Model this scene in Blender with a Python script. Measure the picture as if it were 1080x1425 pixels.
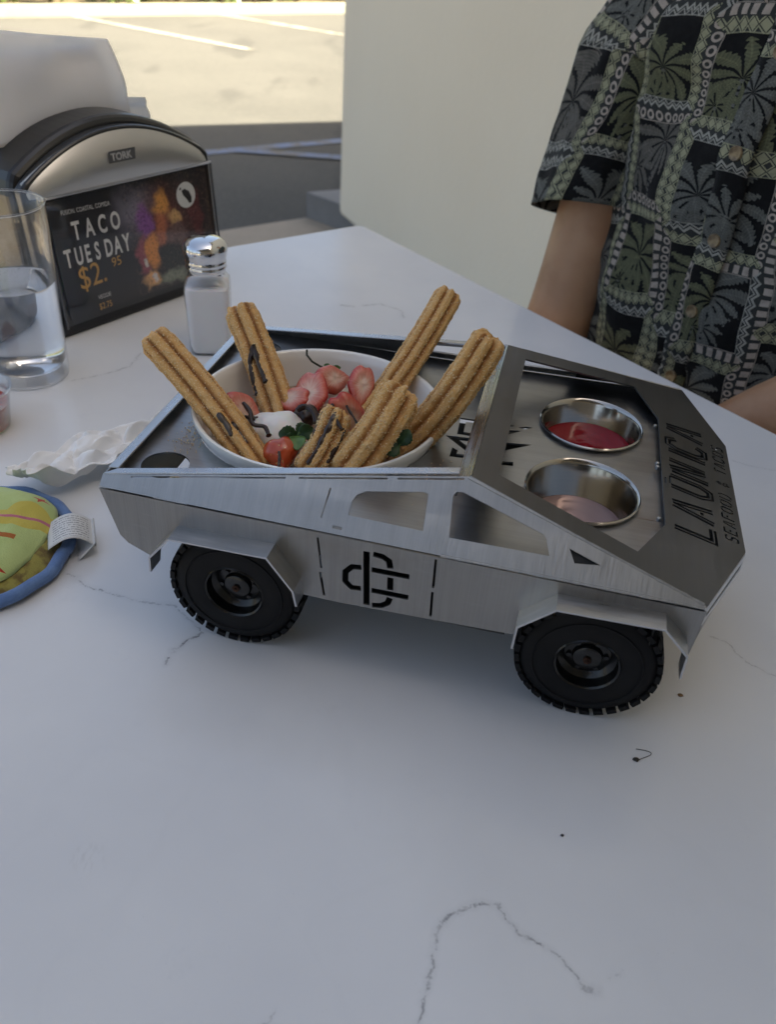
import bpy, bmesh, math, random
from mathutils import Vector, Matrix, noise
from mathutils.geometry import delaunay_2d_cdt
random.seed(7)
PI = math.pi
scene = bpy.context.scene
col = scene.collection
for o in list(bpy.data.objects): bpy.data.objects.remove(o)

# ------------------------------------------------------------------ camera, sky, sun, exposure
# metres; table top is z = 0, the ground z = -0.75; camera stands at the origin looking along +y
CAM = Vector((0, 0, .3547))
def make_camera():
    p, r = math.radians(36.101), math.radians(4.156)
    F = Vector((0, math.cos(p), -math.sin(p))); R0 = Vector((1, 0, 0)); U0 = R0.cross(F)
    R = math.cos(r) * R0 + math.sin(r) * U0; U = -math.sin(r) * R0 + math.cos(r) * U0
    cd = bpy.data.cameras.new('camera'); c = bpy.data.objects.new('camera', cd); col.objects.link(c)
    m = Matrix((R, U, -F)).transposed().to_4x4(); m.translation = CAM
    c.matrix_world = m
    cd.sensor_fit = 'VERTICAL'; cd.sensor_height = 36; cd.sensor_width = 27.3
    cd.lens = 1162.9 / 1425 * 36
    cd.clip_start = .01; cd.clip_end = 500
    cd.dof.use_dof = True; cd.dof.focus_distance = .50; cd.dof.aperture_fstop = cd.lens / 2.6
    scene.camera = c
make_camera()
# frame of the place: s runs along the table edge where the guest sits, t away across it (wall, lot)
TW = math.radians(51.303)
E1 = Vector((math.cos(TW), -math.sin(TW), 0)); NN = Vector((math.sin(TW), math.cos(TW), 0)); CO = Vector((-.0641, 1.141, 0))
GZ = -.75; V3 = Vector
def place(s, t, z=0.): return CO + E1 * s + NN * t + Vector((0, 0, z))
PLACE_ROT = math.atan2(E1.y, E1.x)

SUN_EL = math.radians(47)
sun_from = (E1 * .769 + NN * .641).normalized()      # horizontal direction towards the sun
w = bpy.data.worlds.new('World'); scene.world = w; w.use_nodes = True
nt = w.node_tree; nt.nodes.clear()
sky = nt.nodes.new('ShaderNodeTexSky'); sky.sky_type = 'NISHITA'; sky.sun_disc = False
sky.sun_elevation = SUN_EL; sky.sun_rotation = math.atan2(sun_from.x, sun_from.y)
sky.air_density = .75; sky.dust_density = 5.0; sky.ozone_density = .35
bg = nt.nodes.new('ShaderNodeBackground'); bg.inputs['Strength'].default_value = .055
wo = nt.nodes.new('ShaderNodeOutputWorld')
nt.links.new(sky.outputs[0], bg.inputs[0]); nt.links.new(bg.outputs[0], wo.inputs[0])
sl = bpy.data.lights.new('sun', 'SUN'); sl.energy = 4.9; sl.angle = math.radians(.53); sl.color = (1, .95, .85)
so = bpy.data.objects.new('sun', sl); col.objects.link(so)
sdir = Vector((sun_from.x * math.cos(SUN_EL), sun_from.y * math.cos(SUN_EL), math.sin(SUN_EL)))
so.rotation_euler = sdir.to_track_quat('Z', 'Y').to_euler(); so.location = sdir * 20
scene.view_settings.view_transform = 'Standard'; scene.view_settings.look = 'None'
scene.view_settings.exposure = 2.86; scene.view_settings.gamma = 1; scene.view_settings.use_curve_mapping = False
scene.view_settings.use_white_balance = True; scene.view_settings.white_balance_temperature = 7350; scene.view_settings.white_balance_tint = 6
scene.render.engine = 'CYCLES'
scene.cycles.max_bounces = 10; scene.cycles.diffuse_bounces = 4; scene.cycles.glossy_bounces = 5
scene.cycles.transmission_bounces = 8; scene.cycles.use_denoising = True; scene.cycles.caustics_refractive = True
scene.cycles.sample_clamp_indirect = 6

# ------------------------------------------------------------------ mesh helpers
def tag(o, label=None, cat=None, group=None, kind=None):
    if label: o['label'] = label
    if cat: o['category'] = cat
    if group: o['group'] = group
    if kind: o['kind'] = kind
    return o
def obj(name, mesh, mat=None, parent=None, smooth=False):
    o = bpy.data.objects.new(name, mesh); col.objects.link(o)
    if mat is not None and not mesh.materials:
        for m in (mat if isinstance(mat, (list, tuple)) else [mat]): mesh.materials.append(m)
    if parent: o.parent = parent
    if smooth: shade(mesh)
    return o
def shade(mesh, angle=40):
    for p in mesh.polygons: p.use_smooth = True
    if angle < 180:
        try: mesh.set_sharp_from_angle(angle=math.radians(angle))
        except Exception: pass
def empty(name, loc=(0, 0, 0), rz=0):
    o = bpy.data.objects.new(name, None); col.objects.link(o); o.location = loc; o.rotation_euler = (0, 0, rz)
    o.empty_display_size = .02
    return o
class MB:
    def __init__(s): s.v = []; s.f = []; s.m = []; s.uv = None
    def add(s, vs, fs, mi=0):
        b = len(s.v); s.v += [tuple(x) for x in vs]
        for f in fs: s.f.append(tuple(i + b for i in f)); s.m.append(mi)
        return b
    def box(s, a, b, mi=0, M=None):
        (x0, y0, z0), (x1, y1, z1) = a, b
        vs = [Vector(p) for p in ((x0,y0,z0),(x1,y0,z0),(x1,y1,z0),(x0,y1,z0),(x0,y0,z1),(x1,y0,z1),(x1,y1,z1),(x0,y1,z1))]
        if M is not None: vs = [M @ v for v in vs]
        s.add(vs, [(0,3,2,1),(4,5,6,7),(0,1,5,4),(1,2,6,5),(2,3,7,6),(3,0,4,7)], mi)
    def prism(s, loop, f, mi=0):            # loop of 2-D points, f(p, k) -> 3-D point at end k
        n = len(loop); vs = [f(p, 0) for p in loop] + [f(p, 1) for p in loop]
        fs = [tuple(range(n)), tuple(reversed(range(n, 2 * n)))] + [(i, i + n, (i + 1) % n + n, (i + 1) % n) for i in range(n)]
        s.add(vs, fs, mi)
    def plate(s, loops, f, mi=0):           # outline minus all holes, f(p, k) -> 3-D; k 0 top, 1 bottom
        vin = []; edg = []
        for lp in loops:
            b = len(vin); k = len(lp); vin += [Vector((q[0] * 100, q[1] * 100)) for q in lp]; edg += [(b + i, b + (i + 1) % k) for i in range(k)]
        vs2, _, tris, _, _, _ = delaunay_2d_cdt(vin, edg, [], 0, 1e-5)
        def inside(x, y, lp):
            c = False; j = len(lp) - 1
            for i in range(len(lp)):
                xi, yi = lp[i][0], lp[i][1]; xj, yj = lp[j][0], lp[j][1]
                if (yi > y) != (yj > y) and x < (xj - xi) * (y - yi) / (yj - yi) + xi: c = not c
                j = i
            return c
        bb = [(min(q[0] for q in lp), max(q[0] for q in lp), min(q[1] for q in lp), max(q[1] for q in lp)) for lp in loops]
        keep = []
        for t in tris:
            x = sum(vs2[i].x for i in t) / 300; y = sum(vs2[i].y for i in t) / 300
            if inside(x, y, loops[0]) and not any(B[0] <= x <= B[1] and B[2] <= y <= B[3] and inside(x, y, lp) for lp, B in zip(loops[1:], bb[1:])): keep.append(tuple(t))
        flat = [(v.x / 100, v.y / 100) for v in vs2]; n = len(flat)
        cnt = {}
        for t in keep:
            for i in range(len(t)):
                e = (t[i], t[(i + 1) % len(t)]); cnt[frozenset(e)] = None if frozenset(e) in cnt else e
        fs = keep + [tuple(i + n for i in reversed(t)) for t in keep] + [(e[0], e[0] + n, e[1] + n, e[1]) for e in cnt.values() if e]
        s.add([f(q, 0) for q in flat] + [f(q, 1) for q in flat], fs, mi)
    def lathe(s, prof, seg=48, c=(0, 0, 0), mi=0, axis='z', close=False):
        vs = []; fs = []; n = len(prof)
        for i in range(seg):
            a = 2 * PI * i / seg; ca, sa = math.cos(a), math.sin(a)
            for r, z in prof:
                p = (r * ca, r * sa, z) if axis == 'z' else (r * ca, z, r * sa)
                vs.append((c[0] + p[0], c[1] + p[1], c[2] + p[2]))
        for i in range(seg):
            j = (i + 1) % seg
            for k in range(n - 1 + (1 if close else 0)):
                k2 = (k + 1) % n
                fs.append((i * n + k, j * n + k, j * n + k2, i * n + k2))
        s.add(vs, fs, mi)
    def tube(s, pts, rad, seg=10, mi=0, cap=True):
        pts = [Vector(p) for p in pts]; n = len(pts); vs = []; fs = []
        rad = rad if isinstance(rad, (list, tuple)) else [rad] * n
        up = None
        for i, p in enumerate(pts):
            t = (pts[min(i + 1, n - 1)] - pts[max(i - 1, 0)]).normalized()
            if up is None: up = t.orthogonal().normalized()
            up = (up - t * up.dot(t)).normalized(); b = t.cross(up)
            for k in range(seg):
                a = 2 * PI * k / seg; vs.append(p + (up * math.cos(a) + b * math.sin(a)) * rad[i])
        for i in range(n - 1):
            for k in range(seg): fs.append((i*seg+k, i*seg+(k+1)%seg, (i+1)*seg+(k+1)%seg, (i+1)*seg+k))
        if cap: fs.append(tuple(reversed(range(seg)))); fs.append(tuple(range((n-1)*seg, n*seg)))
        s.add(vs, fs, mi)
    def grid(s, fn, nu, nv, mi=0, wrap=False, uvfn=None):
        vs = [fn(i / nu, j / nv) for j in range(nv + 1) for i in range(nu + (0 if wrap else 1))]
        k = nu + (0 if wrap else 1); fs = []
        for j in range(nv):
            for i in range(nu):
                i2 = (i + 1) % k
                fs.append((j*k+i, j*k+i2, (j+1)*k+i2, (j+1)*k+i))
        s.add(vs, fs, mi)
    def mesh(s, name, fix=True):
        me = bpy.data.meshes.new(name); me.from_pydata(s.v, [], s.f); me.update()
        for p, m in zip(me.polygons, s.m): p.material_index = m
        if fix:
            bm = bmesh.new(); bm.from_mesh(me); bmesh.ops.recalc_face_normals(bm, faces=bm.faces); bm.to_mesh(me); bm.free()
        return me
    def build(s, name, mat, parent=None, smooth=False, angle=40):
        me = s.mesh(name); o = obj(name, me, mat, parent)
        if smooth: shade(me, angle)
        return o
def nz(p, sc=1., oct=3): return noise.fractal(Vector(p) * sc, 1., 2., oct)
def rounded(pts, r, n=5):
    out = []; m = len(pts)
    for i in range(m):
        p = Vector(pts[i][:2]); a = Vector(pts[i-1][:2]); b = Vector(pts[(i+1) % m][:2])
        da = (a - p); db = (b - p); rr = min(r, da.length * .45, db.length * .45)
        p0 = p + da.normalized() * rr; p1 = p + db.normalized() * rr
        for k in range(n + 1):
            t = k / n; q = p0 * (1-t)**2 + p * 2*t*(1-t) + p1 * t*t; out.append((q.x, q.y))
    return out
def circle(cx, cy, r, n=40): return [(cx + r*math.cos(2*PI*i/n), cy + r*math.sin(2*PI*i/n)) for i in range(n)]
def stroke(pl, wd):                          # polyline -> closed outline of width wd
    P = [Vector(p) for p in pl]; n = len(P); A = []; B = []
    for i in range(n):
        d0 = (P[i] - P[i-1]).normalized() if i else (P[1] - P[0]).normalized()
        d1 = (P[i+1] - P[i]).normalized() if i < n-1 else d0
        nn = (Vector((-d0.y, d0.x)) + Vector((-d1.y, d1.x))).normalized()
        k = wd / 2 / max(.45, nn.dot(Vector((-d0.y, d0.x))))
        A.append(tuple(P[i] + nn * k)); B.append(tuple(P[i] - nn * k))
    return A + B[::-1]

# ------------------------------------------------------------------ material helpers
class S:                                     # a socket with arithmetic
    def __init__(s, g, o): s.g = g; s.o = o
    def _m(s, op, *a, clamp=False):
        n = s.g.nt.nodes.new('ShaderNodeMath'); n.operation = op; n.use_clamp = clamp
        for i, x in enumerate((s,) + a): s.g.put(n.inputs[i], x)
        return S(s.g, n.outputs[0])
    def __add__(s, b): return s._m('ADD', b)
    __radd__ = __add__
    def __sub__(s, b): return s._m('SUBTRACT', b)
    def __rsub__(s, b): return (s * -1) + b
    def __mul__(s, b): return s._m('MULTIPLY', b)
    __rmul__ = __mul__
    def __truediv__(s, b): return s._m('DIVIDE', b)
    def __pow__(s, b): return s._m('POWER', b)
    def abs(s): return s._m('ABSOLUTE')
    def floor(s): return s._m('FLOOR')
    def fract(s): return s._m('FRACT')
    def sin(s): return s._m('SINE')
    def cos(s): return s._m('COSINE')
    def min(s, b): return s._m('MINIMUM', b)
    def max(s, b): return s._m('MAXIMUM', b)
    def lt(s, b): return s._m('LESS_THAN', b)
    def gt(s, b): return s._m('GREATER_THAN', b)
    def clamp(s): return s._m('ADD', 0., clamp=True)
    def step(s, a, b):                       # smoothstep a..b
        n = s.g.nt.nodes.new('ShaderNodeMapRange'); n.interpolation_type = 'SMOOTHSTEP'
        s.g.put(n.inputs[0], s); n.inputs[1].default_value = a; n.inputs[2].default_value = b
        return S(s.g, n.outputs[0])
class G:
    def __init__(s, name):
        s.mat = bpy.data.materials.new(name); s.mat.use_nodes = True; s.nt = s.mat.node_tree
        s.b = s.nt.nodes['Principled BSDF']; s.out = s.nt.nodes['Material Output']
    def put(s, inp, x):
        if isinstance(x, S): s.nt.links.new(x.o, inp)
        elif isinstance(x, (int, float)): inp.default_value = x
        else: inp.default_value = (*x, 1) if len(x) == 3 and inp.type == 'RGBA' else x
    def new(s, t): return s.nt.nodes.new(t)
    def coord(s, kind='Object'): return S(s, s.new('ShaderNodeTexCoord').outputs[kind])
    def uv(s): return s.coord('UV')
    def sep(s, v):
        n = s.new('ShaderNodeSeparateXYZ'); s.put(n.inputs[0], v); return [S(s, n.outputs[i]) for i in range(3)]
    def comb(s, x, y, z=0.):
        n = s.new('ShaderNodeCombineXYZ')
        for i, a in enumerate((x, y, z)): s.put(n.inputs[i], a)
        return S(s, n.outputs[0])
    def map(s, v, scale=(1,1,1), loc=(0,0,0), rot=(0,0,0)):
        n = s.new('ShaderNodeMapping'); s.put(n.inputs[0], v)
        n.inputs['Scale'].default_value = scale; n.inputs['Location'].default_value = loc; n.inputs['Rotation'].default_value = rot
        return S(s, n.outputs[0])
    def vm(s, op, a, b=None):
        n = s.new('ShaderNodeVectorMath'); n.operation = op; s.put(n.inputs[0], a)
        if b is not None:
            if op == 'SCALE': s.put(n.inputs['Scale'], b)
            else: s.put(n.inputs[1], b)
        return S(s, n.outputs['Value' if op in ('LENGTH', 'DOT_PRODUCT') else 'Vector'])
    def noise(s, v, scale=5., detail=3., rough=.5, color=False):
        n = s.new('ShaderNodeTexNoise'); s.put(n.inputs['Vector'], v); n.inputs['Scale'].default_value = scale
        n.inputs['Detail'].default_value = detail; n.inputs['Roughness'].default_value = rough
        return S(s, n.outputs['Color' if color else 'Fac'])
    def white(s, v, color=False):
        n = s.new('ShaderNodeTexWhiteNoise'); n.noise_dimensions = '3D'; s.put(n.inputs['Vector'], v)
        return S(s, n.outputs['Color' if color else 'Value'])
    def voro(s, v, scale=5., out='Distance', rnd=1.):
        n = s.new('ShaderNodeTexVoronoi'); s.put(n.inputs['Vector'], v); n.inputs['Scale'].default_value = scale
        n.inputs['Randomness'].default_value = rnd; return S(s, n.outputs[out])
    def mix(s, f, a, b):
        n = s.new('ShaderNodeMix'); n.data_type = 'RGBA'; s.put(n.inputs[0], f); s.put(n.inputs[6], a); s.put(n.inputs[7], b)
        return S(s, n.outputs[2])
    def set(s, **k):
        for a, x in k.items():
            nm = {'color': 'Base Color', 'rough': 'Roughness', 'metal': 'Metallic', 'spec': 'Specular IOR Level', 'trans': 'Transmission Weight',
                  'ior': 'IOR', 'alpha': 'Alpha', 'coat': 'Coat Weight', 'coatr': 'Coat Roughness', 'sss': 'Subsurface Weight', 'sssr': 'Subsurface Radius',
                  'ssss': 'Subsurface Scale', 'sheen': 'Sheen Weight', 'aniso': 'Anisotropic', 'normal': 'Normal'}[a]
            s.put(s.b.inputs[nm], x)
        return s
    def bump(s, h, strength=.3, dist=.001):
        n = s.new('ShaderNodeBump'); n.inputs['Strength'].default_value = strength; n.inputs['Distance'].default_value = dist
        s.put(n.inputs['Height'], h); s.nt.links.new(n.outputs[0], s.b.inputs['Normal']); return s
def plain(name, c, rough=.5, metal=0., **k):
    return G(name).set(color=c, rough=rough, metal=metal, **k).mat

def steel(name, base, rough, brush=(900, 25, 25), smudge=.5, bump=.12):
    g = G(name); c = g.coord()
    br = g.noise(g.map(c, brush), 1., 3., .65); br2 = g.noise(g.map(c, tuple(b * .22 for b in brush)), 1., 2.)
    sm = g.noise(c, 28., 4., .6); sm2 = g.noise(g.map(c, loc=(3, 1, 2)), 9., 3.)
    v = (br - .5) * .34 + (br2 - .5) * .25 + (sm2 - .5) * smudge * .7 + (sm - .5) * smudge * .3 + 1.
    dark = tuple(x * .55 for x in base); lite = tuple(min(.95, x * 1.3) for x in base)
    cc = g.mix(((v - .6) * 1.25).clamp(), dark, lite)
    # rubbed finger marks and scratches
    sc = g.noise(g.map(c, (60, 420, 300), rot=(.3, .7, .2)), 1., 2.).step(.66, .72)
    cc = g.mix(sc * .07, cc, tuple(min(.95, x * 1.4) for x in base))
    st = g.noise(g.map(c, loc=(7, 3, 5)), 16., 4., .65).step(.56, .74); cc = g.mix(st * smudge * .55, cc, tuple(x * k_ for x, k_ in zip(base, (.62, .54, .46))))
    g.set(color=cc, metal=1., rough=((br - .5) * .3 + (sm - .5) * smudge * .35 + rough).clamp(), aniso=.35)
    g.bump(br, bump, .0004); return g.mat
M = {}
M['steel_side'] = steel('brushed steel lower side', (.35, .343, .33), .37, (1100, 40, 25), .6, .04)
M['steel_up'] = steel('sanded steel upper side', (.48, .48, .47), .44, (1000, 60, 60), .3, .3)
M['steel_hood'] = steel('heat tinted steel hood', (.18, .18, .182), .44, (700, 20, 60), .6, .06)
M['steel_tray'] = steel('brushed steel tray', (.40, .405, .415), .36, (25, 900, 60), .7, .05)
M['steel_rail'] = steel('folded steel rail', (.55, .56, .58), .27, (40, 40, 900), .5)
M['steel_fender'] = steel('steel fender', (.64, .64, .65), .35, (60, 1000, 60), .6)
M['black_edge'] = plain('laser burnt edge', (.02, .02, .02), .6)
M['dark_chassis'] = plain('black painted chassis', (.012, .012, .012), .5)

def rubber():
    g = G('black rubber'); c = g.coord(); n = g.noise(c, 160., 4.); d = g.noise(c, 40., 3.)
    g.set(color=g.mix(d.step(.45, .8), (.007, .007, .008), (.014, .014, .015)), rough=(n * .2 + .55), spec=.22); g.bump(n, .15, .0005); return g.mat
M['rubber'] = rubber()
M['black_gloss'] = plain('black gloss plastic', (.008, .008, .008), .22)
M['brass'] = plain('tarnished brass', (.07, .04, .03), .5, 1.)
M['ceramic'] = plain('white glazed ceramic', (.84, .83, .79), .12, coat=.4, coatr=.05)
def ramekin_steel():
    g = G('polished stainless cup'); c = g.coord(); n = g.noise(g.map(c, (40, 40, 900)), 1., 3.)
    g.set(color=(.45, .425, .39), metal=1., rough=(n * .14 + .08), aniso=.5); g.bump(n, .05, .0003); return g.mat
M['cup_steel'] = ramekin_steel()
M['red_sauce'] = G('red berry sauce').set(color=(.24, .004, .012), rough=.10, spec=.35, sss=.3, ssss=.003).mat
M['pink_residue'] = G('thin pink residue').set(color=(.40, .27, .25), rough=.2, metal=.45, coat=.2).mat

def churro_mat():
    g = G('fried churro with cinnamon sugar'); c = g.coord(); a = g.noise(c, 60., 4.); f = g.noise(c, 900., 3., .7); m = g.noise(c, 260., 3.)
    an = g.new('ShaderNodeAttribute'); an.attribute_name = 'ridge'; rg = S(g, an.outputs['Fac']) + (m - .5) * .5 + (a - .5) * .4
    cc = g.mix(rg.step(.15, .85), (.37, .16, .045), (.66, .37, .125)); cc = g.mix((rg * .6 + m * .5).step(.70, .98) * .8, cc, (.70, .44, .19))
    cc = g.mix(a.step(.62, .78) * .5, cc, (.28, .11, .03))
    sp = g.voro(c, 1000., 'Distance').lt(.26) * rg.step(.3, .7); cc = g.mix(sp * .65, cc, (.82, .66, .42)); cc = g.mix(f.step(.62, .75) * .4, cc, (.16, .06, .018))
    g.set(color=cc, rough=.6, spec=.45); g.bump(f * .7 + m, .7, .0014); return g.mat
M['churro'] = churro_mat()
M['sugar'] = G('sugar crystals').set(color=(.78, .60, .36), rough=.3, sss=.2, ssss=.001).mat
M['choc'] = G('dark chocolate sauce').set(color=(.020, .007, .004), rough=.36, coat=.1).mat
M['cream'] = G('whipped cream').set(color=(.82, .8, .76), rough=.35, sss=.4, ssss=.004).mat
def berry():
    g = G('cut strawberry'); c = g.coord(); an = g.new('ShaderNodeAttribute'); an.attribute_name = 'rho'; r0 = S(g, an.outputs['Fac'])
    x, y, z = g.sep(c); th = y._m('ARCTAN2', x); st = g.noise(g.comb(th * 9., r0 * 1.2, 0.), 1., 3.); r = r0 + (st - .5) * .75 + (g.noise(c, 200., 3.) - .5) * .25
    cc = g.mix(r.step(.18, .72), (.76, .54, .43), (.62, .22, .16)); cc = g.mix(r.step(.62, 1.02), cc, (.54, .08, .055)); cc = g.mix(r0.step(.93, 1.), cc, (.40, .015, .010))
    sd = g.voro(c, 420.).lt(.22) * r0.gt(1.05); cc = g.mix(sd, cc, (.55, .38, .12))
    g.set(color=cc, rough=.3, coat=.2, sss=.3, sssr=(1, .35, .2), ssss=.003); g.bump(st + g.noise(c, 500., 3.) * .5, .35, .0008); return g.mat
M['berry'] = berry()
def berry_skin():
    g = G('strawberry skin'); c = g.coord(); v = g.voro(c, 330.)
    g.set(color=g.mix(v.lt(.16), (.46, .065, .02), (.6, .35, .1)), rough=.22, coat=.4, sss=.2, sssr=(1, .3, .2), ssss=.003); g.bump(v, .2, .0006); return g.mat
M['berry_skin'] = berry_skin()
def leaf(n, c1, c2):
    g = G(n); c = g.coord(); g.set(color=g.mix(g.noise(c, 220., 3.).step(.3, .7), c1, c2), rough=.35, spec=.4); g.bump(g.noise(c, 500., 2.), .3, .0006); return g.mat
M['mint'] = leaf('mint leaf', (.012, .038, .014), (.025, .07, .022)); M['mint_lt'] = leaf('pale mint leaf', (.06, .13, .03), (.10, .19, .05))

# ------------------------------------------------------------------ the lot, walkway and building
def asphalt():
    g = G('old asphalt'); c = g.coord(); n = g.noise(c, .8, 5., .6); f = g.noise(c, 90., 3., .7); p = g.noise(g.map(c, (1.5, .5, 1)), 1.4, 4.)
    cc = g.mix(n.step(.3, .7), (.058, .057, .053), (.076, .074, .068)); cc = g.mix(f.step(.4, .75), cc, (.096, .091, .080)); cc = g.mix(p.step(.58, .66) * .5, cc, (.045, .044, .041))
    cr = (g.voro(g.vm('ADD', c, g.vm('SCALE', g.noise(c, 2., 3., color=True), .5)), .55, 'Distance') - .02)
    g.set(color=cc, rough=.85, spec=.2); g.bump(f, .4, .01); return g.mat
def concrete(name, c1, c2, sc=1.):
    g = G(name); c = g.coord(); n = g.noise(c, 2.2 * sc, 5., .6); f = g.noise(c, 120. * sc, 3., .7)
    cc = g.mix(n.step(.3, .7), c1, c2); cc = g.mix(f.step(.5, .8) * .5, cc, tuple(x * .72 for x in c1))
    g.set(color=cc, rough=.85, spec=.25); g.bump(f, .3, .004); return g.mat
M['asphalt'] = asphalt()
M['walk'] = concrete('tan concrete walkway', (.28, .24, .19), (.34, .29, .23))
M['kerb'] = concrete('pale painted kerb', (.22, .21, .15), (.26, .25, .18))
M['plinth'] = concrete('grey cast concrete', (.20, .195, .19), (.26, .255, .25))
M['soil'] = concrete('dry mulch', (.075, .055, .03), (.12, .09, .05), 3.)
def paint(n, c, wear):
    g = G(n); k = g.noise(g.coord(), 6., 5., .7); f = g.noise(g.coord(), 60., 3.)
    g.set(color=g.mix(((k + f * .4).step(wear, wear + .2)), c, (.12, .11, .09)), rough=.8); return g.mat
M['white_paint'] = paint('worn white line paint', (.36, .34, .28), .60); M['blue_paint'] = paint('worn blue line paint', (.12, .155, .24), .62)

def quad(name, pts, mat, z, kind='structure'):
    mb = MB(); mb.add([(*place(s, t)[:2], z) for s, t in pts], [tuple(range(len(pts)))])
    return tag(mb.build(name, mat), kind=kind)
mb = MB(); L = 120; mb.add([(-L, -L, GZ), (L, -L, GZ), (L, L, GZ), (-L, L, GZ)], [(0, 1, 2, 3)])
tag(mb.build('ground', M['asphalt']), kind='structure')
def slab(name, s0, s1, t0, t1, z0, z1, mat, bev=.0, kind='structure'):
    mb = MB(); mb.prism([(s0, t0), (s1, t0), (s1, t1), (s0, t1)], lambda p, k: place(p[0], p[1], z1 if k else z0))
    o = mb.build(name, mat)
    if bev:
        m = o.modifiers.new('bevel', 'BEVEL'); m.width = bev; m.segments = 3
    if kind: tag(o, kind=kind)
    return o
slab('walkway', -2.13, 9, -6, 1.385, GZ - .1, GZ + .006, M['walk'])
def line(name, a, b, wd, mat, z):
    a = place(*a); b = place(*b); d = (b - a).normalized(); q = Vector((-d.y, d.x, 0)) * wd / 2
    mb = MB(); mb.add([(*(p)[:2], z) for p in (a - q, b - q, b + q, a + q)], [(0, 1, 2, 3)])
    return tag(mb.build(name, mat), kind='structure')
dS = ((-6.303 + 9.064), (3.26 - 2.389))
for k in range(-4, 6):
    off = k * 1.62; a = (-9.0 + off * -.0, 2.41 + off); b = (-6.30, 3.27 + off)
    line('painted_parking_line', a, b, .075, M['white_paint'], GZ + .004)
line('painted_blue_line', (-3.30, 1.0), (-3.17, 3.6), .09, M['blue_paint'], GZ + .004)
line('painted_blue_line', (-3.26, 1.50), (-2.45, 2.5), .09, M['blue_paint'], GZ + .008)
slab('kerb', -8.78, -8.60, -14, 16, GZ - .1, GZ + .095, M['kerb'], .015)
slab('planting_strip', -40, -8.785, -30, 30, GZ - .1, GZ + .07, M['soil'])

def stucco():
    g = G('cream stucco'); c = g.coord(); n = g.noise(c, 1.3, 4.); f = g.noise(c, 70., 4., .6); b = g.noise(c, 14., 3.)
    g.set(color=g.mix(n.step(.3, .75), (.80, .715, .57), (.83, .755, .615)), rough=.9, spec=.2); g.bump(f * .6 + b, .25, .006); return g.mat
M['stucco'] = stucco()
WALLC = V3((-.277, 3.305, 0)); WALLR = math.radians(-64.6)
bld = tag(empty('stucco_building', (WALLC.x, WALLC.y, GZ), WALLR), 'cream stucco restaurant building standing on a concrete slab beside the parking lot', 'building')
def bpart(name, a, b, mat, bev=0., par=None):
    mb = MB(); mb.box(a, b); o = mb.build(name, mat, par or bld)
    if bev: m = o.modifiers.new('bevel', 'BEVEL'); m.width = bev; m.segments = 3
    return o
bpart('wall', (0, 0, .11), (9, 6.0, 3.35), M['stucco'], .02)
mb = MB(); IW = Matrix.Rotation(-WALLR, 3, 'Z')
sl_ = [IW @ (V3(q) - WALLC) for q in ((-.437, 3.58, 0), (-.437 + 1.6*.751, 3.58 - 1.6*.66, 0), (3.2, 1.5, 0), (4.5, 4, 0), (-.437 + 4*.875, 3.58 + 4*.483, 0))]
mb.prism([(q.x, q.y) for q in sl_], lambda p_, k: (p_[0], p_[1], .11 * k)); o = mb.build('slab', M['plinth'], bld); m = o.modifiers.new('bevel', 'BEVEL'); m.width = .006; m.segments = 3
M['blocker_tan'] = plain('tan blocker wall', (.34, .30, .25), .9)  # for the added wall behind the camera
blocker = tag(empty('light_blocker', place(-2.12, 1.39, GZ), PLACE_ROT), 'unseen grey roof, post and wall added to dim the near table', 'roof')  # made-up group out of view, blocks sky light from the near table
M['roof'] = plain('grey painted ceiling board', (.24, .255, .285), .85)
bpart('ceiling', (3.6, -5.4, 3.0), (5.6, -1.5, 3.15), M['roof'], 0, blocker)  # added overhang, darkens the near end of the tabletop
bpart('roof', (-.15, -.15, 3.352), (9.1, 6.1, 3.47), M['roof'])
M['post'] = plain('cream post paint', (.6, .57, .48), .7)
bpart('post', (3.65, -5.35, .006), (3.79, -5.21, 3.0), M['post'], .01, blocker)  # carries the added overhang

bpart('blocker_wall', (5.32, -5.39, .006), (5.6, -1.51, 2.998), M['blocker_tan'], .02, blocker)  # added wall, cuts off low sky behind the camera
# shrubs in the planting strip across the lot
M['shrub'] = leaf('shrub leaves', (.035, .06, .018), (.10, .13, .03)); M['stem'] = plain('woody stem', (.09, .06, .04), .8)
def shrub(s, t, h, wd, label):
    root = tag(empty('shrub', place(s, t, GZ + .07)), label, 'shrub', 'shrubs in the planting strip')
    st = MB(); lf = MB()
    for k in range(7):
        a = random.uniform(0, 2*PI); rr = random.uniform(.2, .5) * wd; tip = Vector((math.cos(a)*rr, math.sin(a)*rr, h*random.uniform(.55, .95)))
        st.tube([(0, 0, -.01), tip * .5 + Vector((0, 0, .05)), tip], [.014, .009, .004], 5)
    for k in range(420):
        a = random.uniform(0, 2*PI); zz = random.uniform(.12, 1); rr = wd * .55 * math.sqrt(random.random()) * (1.1 - .5 * zz) * (1 + .3*math.sin(3*a + s))
        c = Vector((math.cos(a)*rr, math.sin(a)*rr, zz*h)); d = Vector((random.gauss(0,1), random.gauss(0,1), random.gauss(.3,.7))).normalized(); q = d.orthogonal().normalized() * .022
        lf.add([c - d*.035, c + q, c + d*.04, c - q], [(0, 1, 2, 3)])
    st.build('stem', M['stem'], root); lf.build('foliage', M['shrub'], root)
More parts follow.
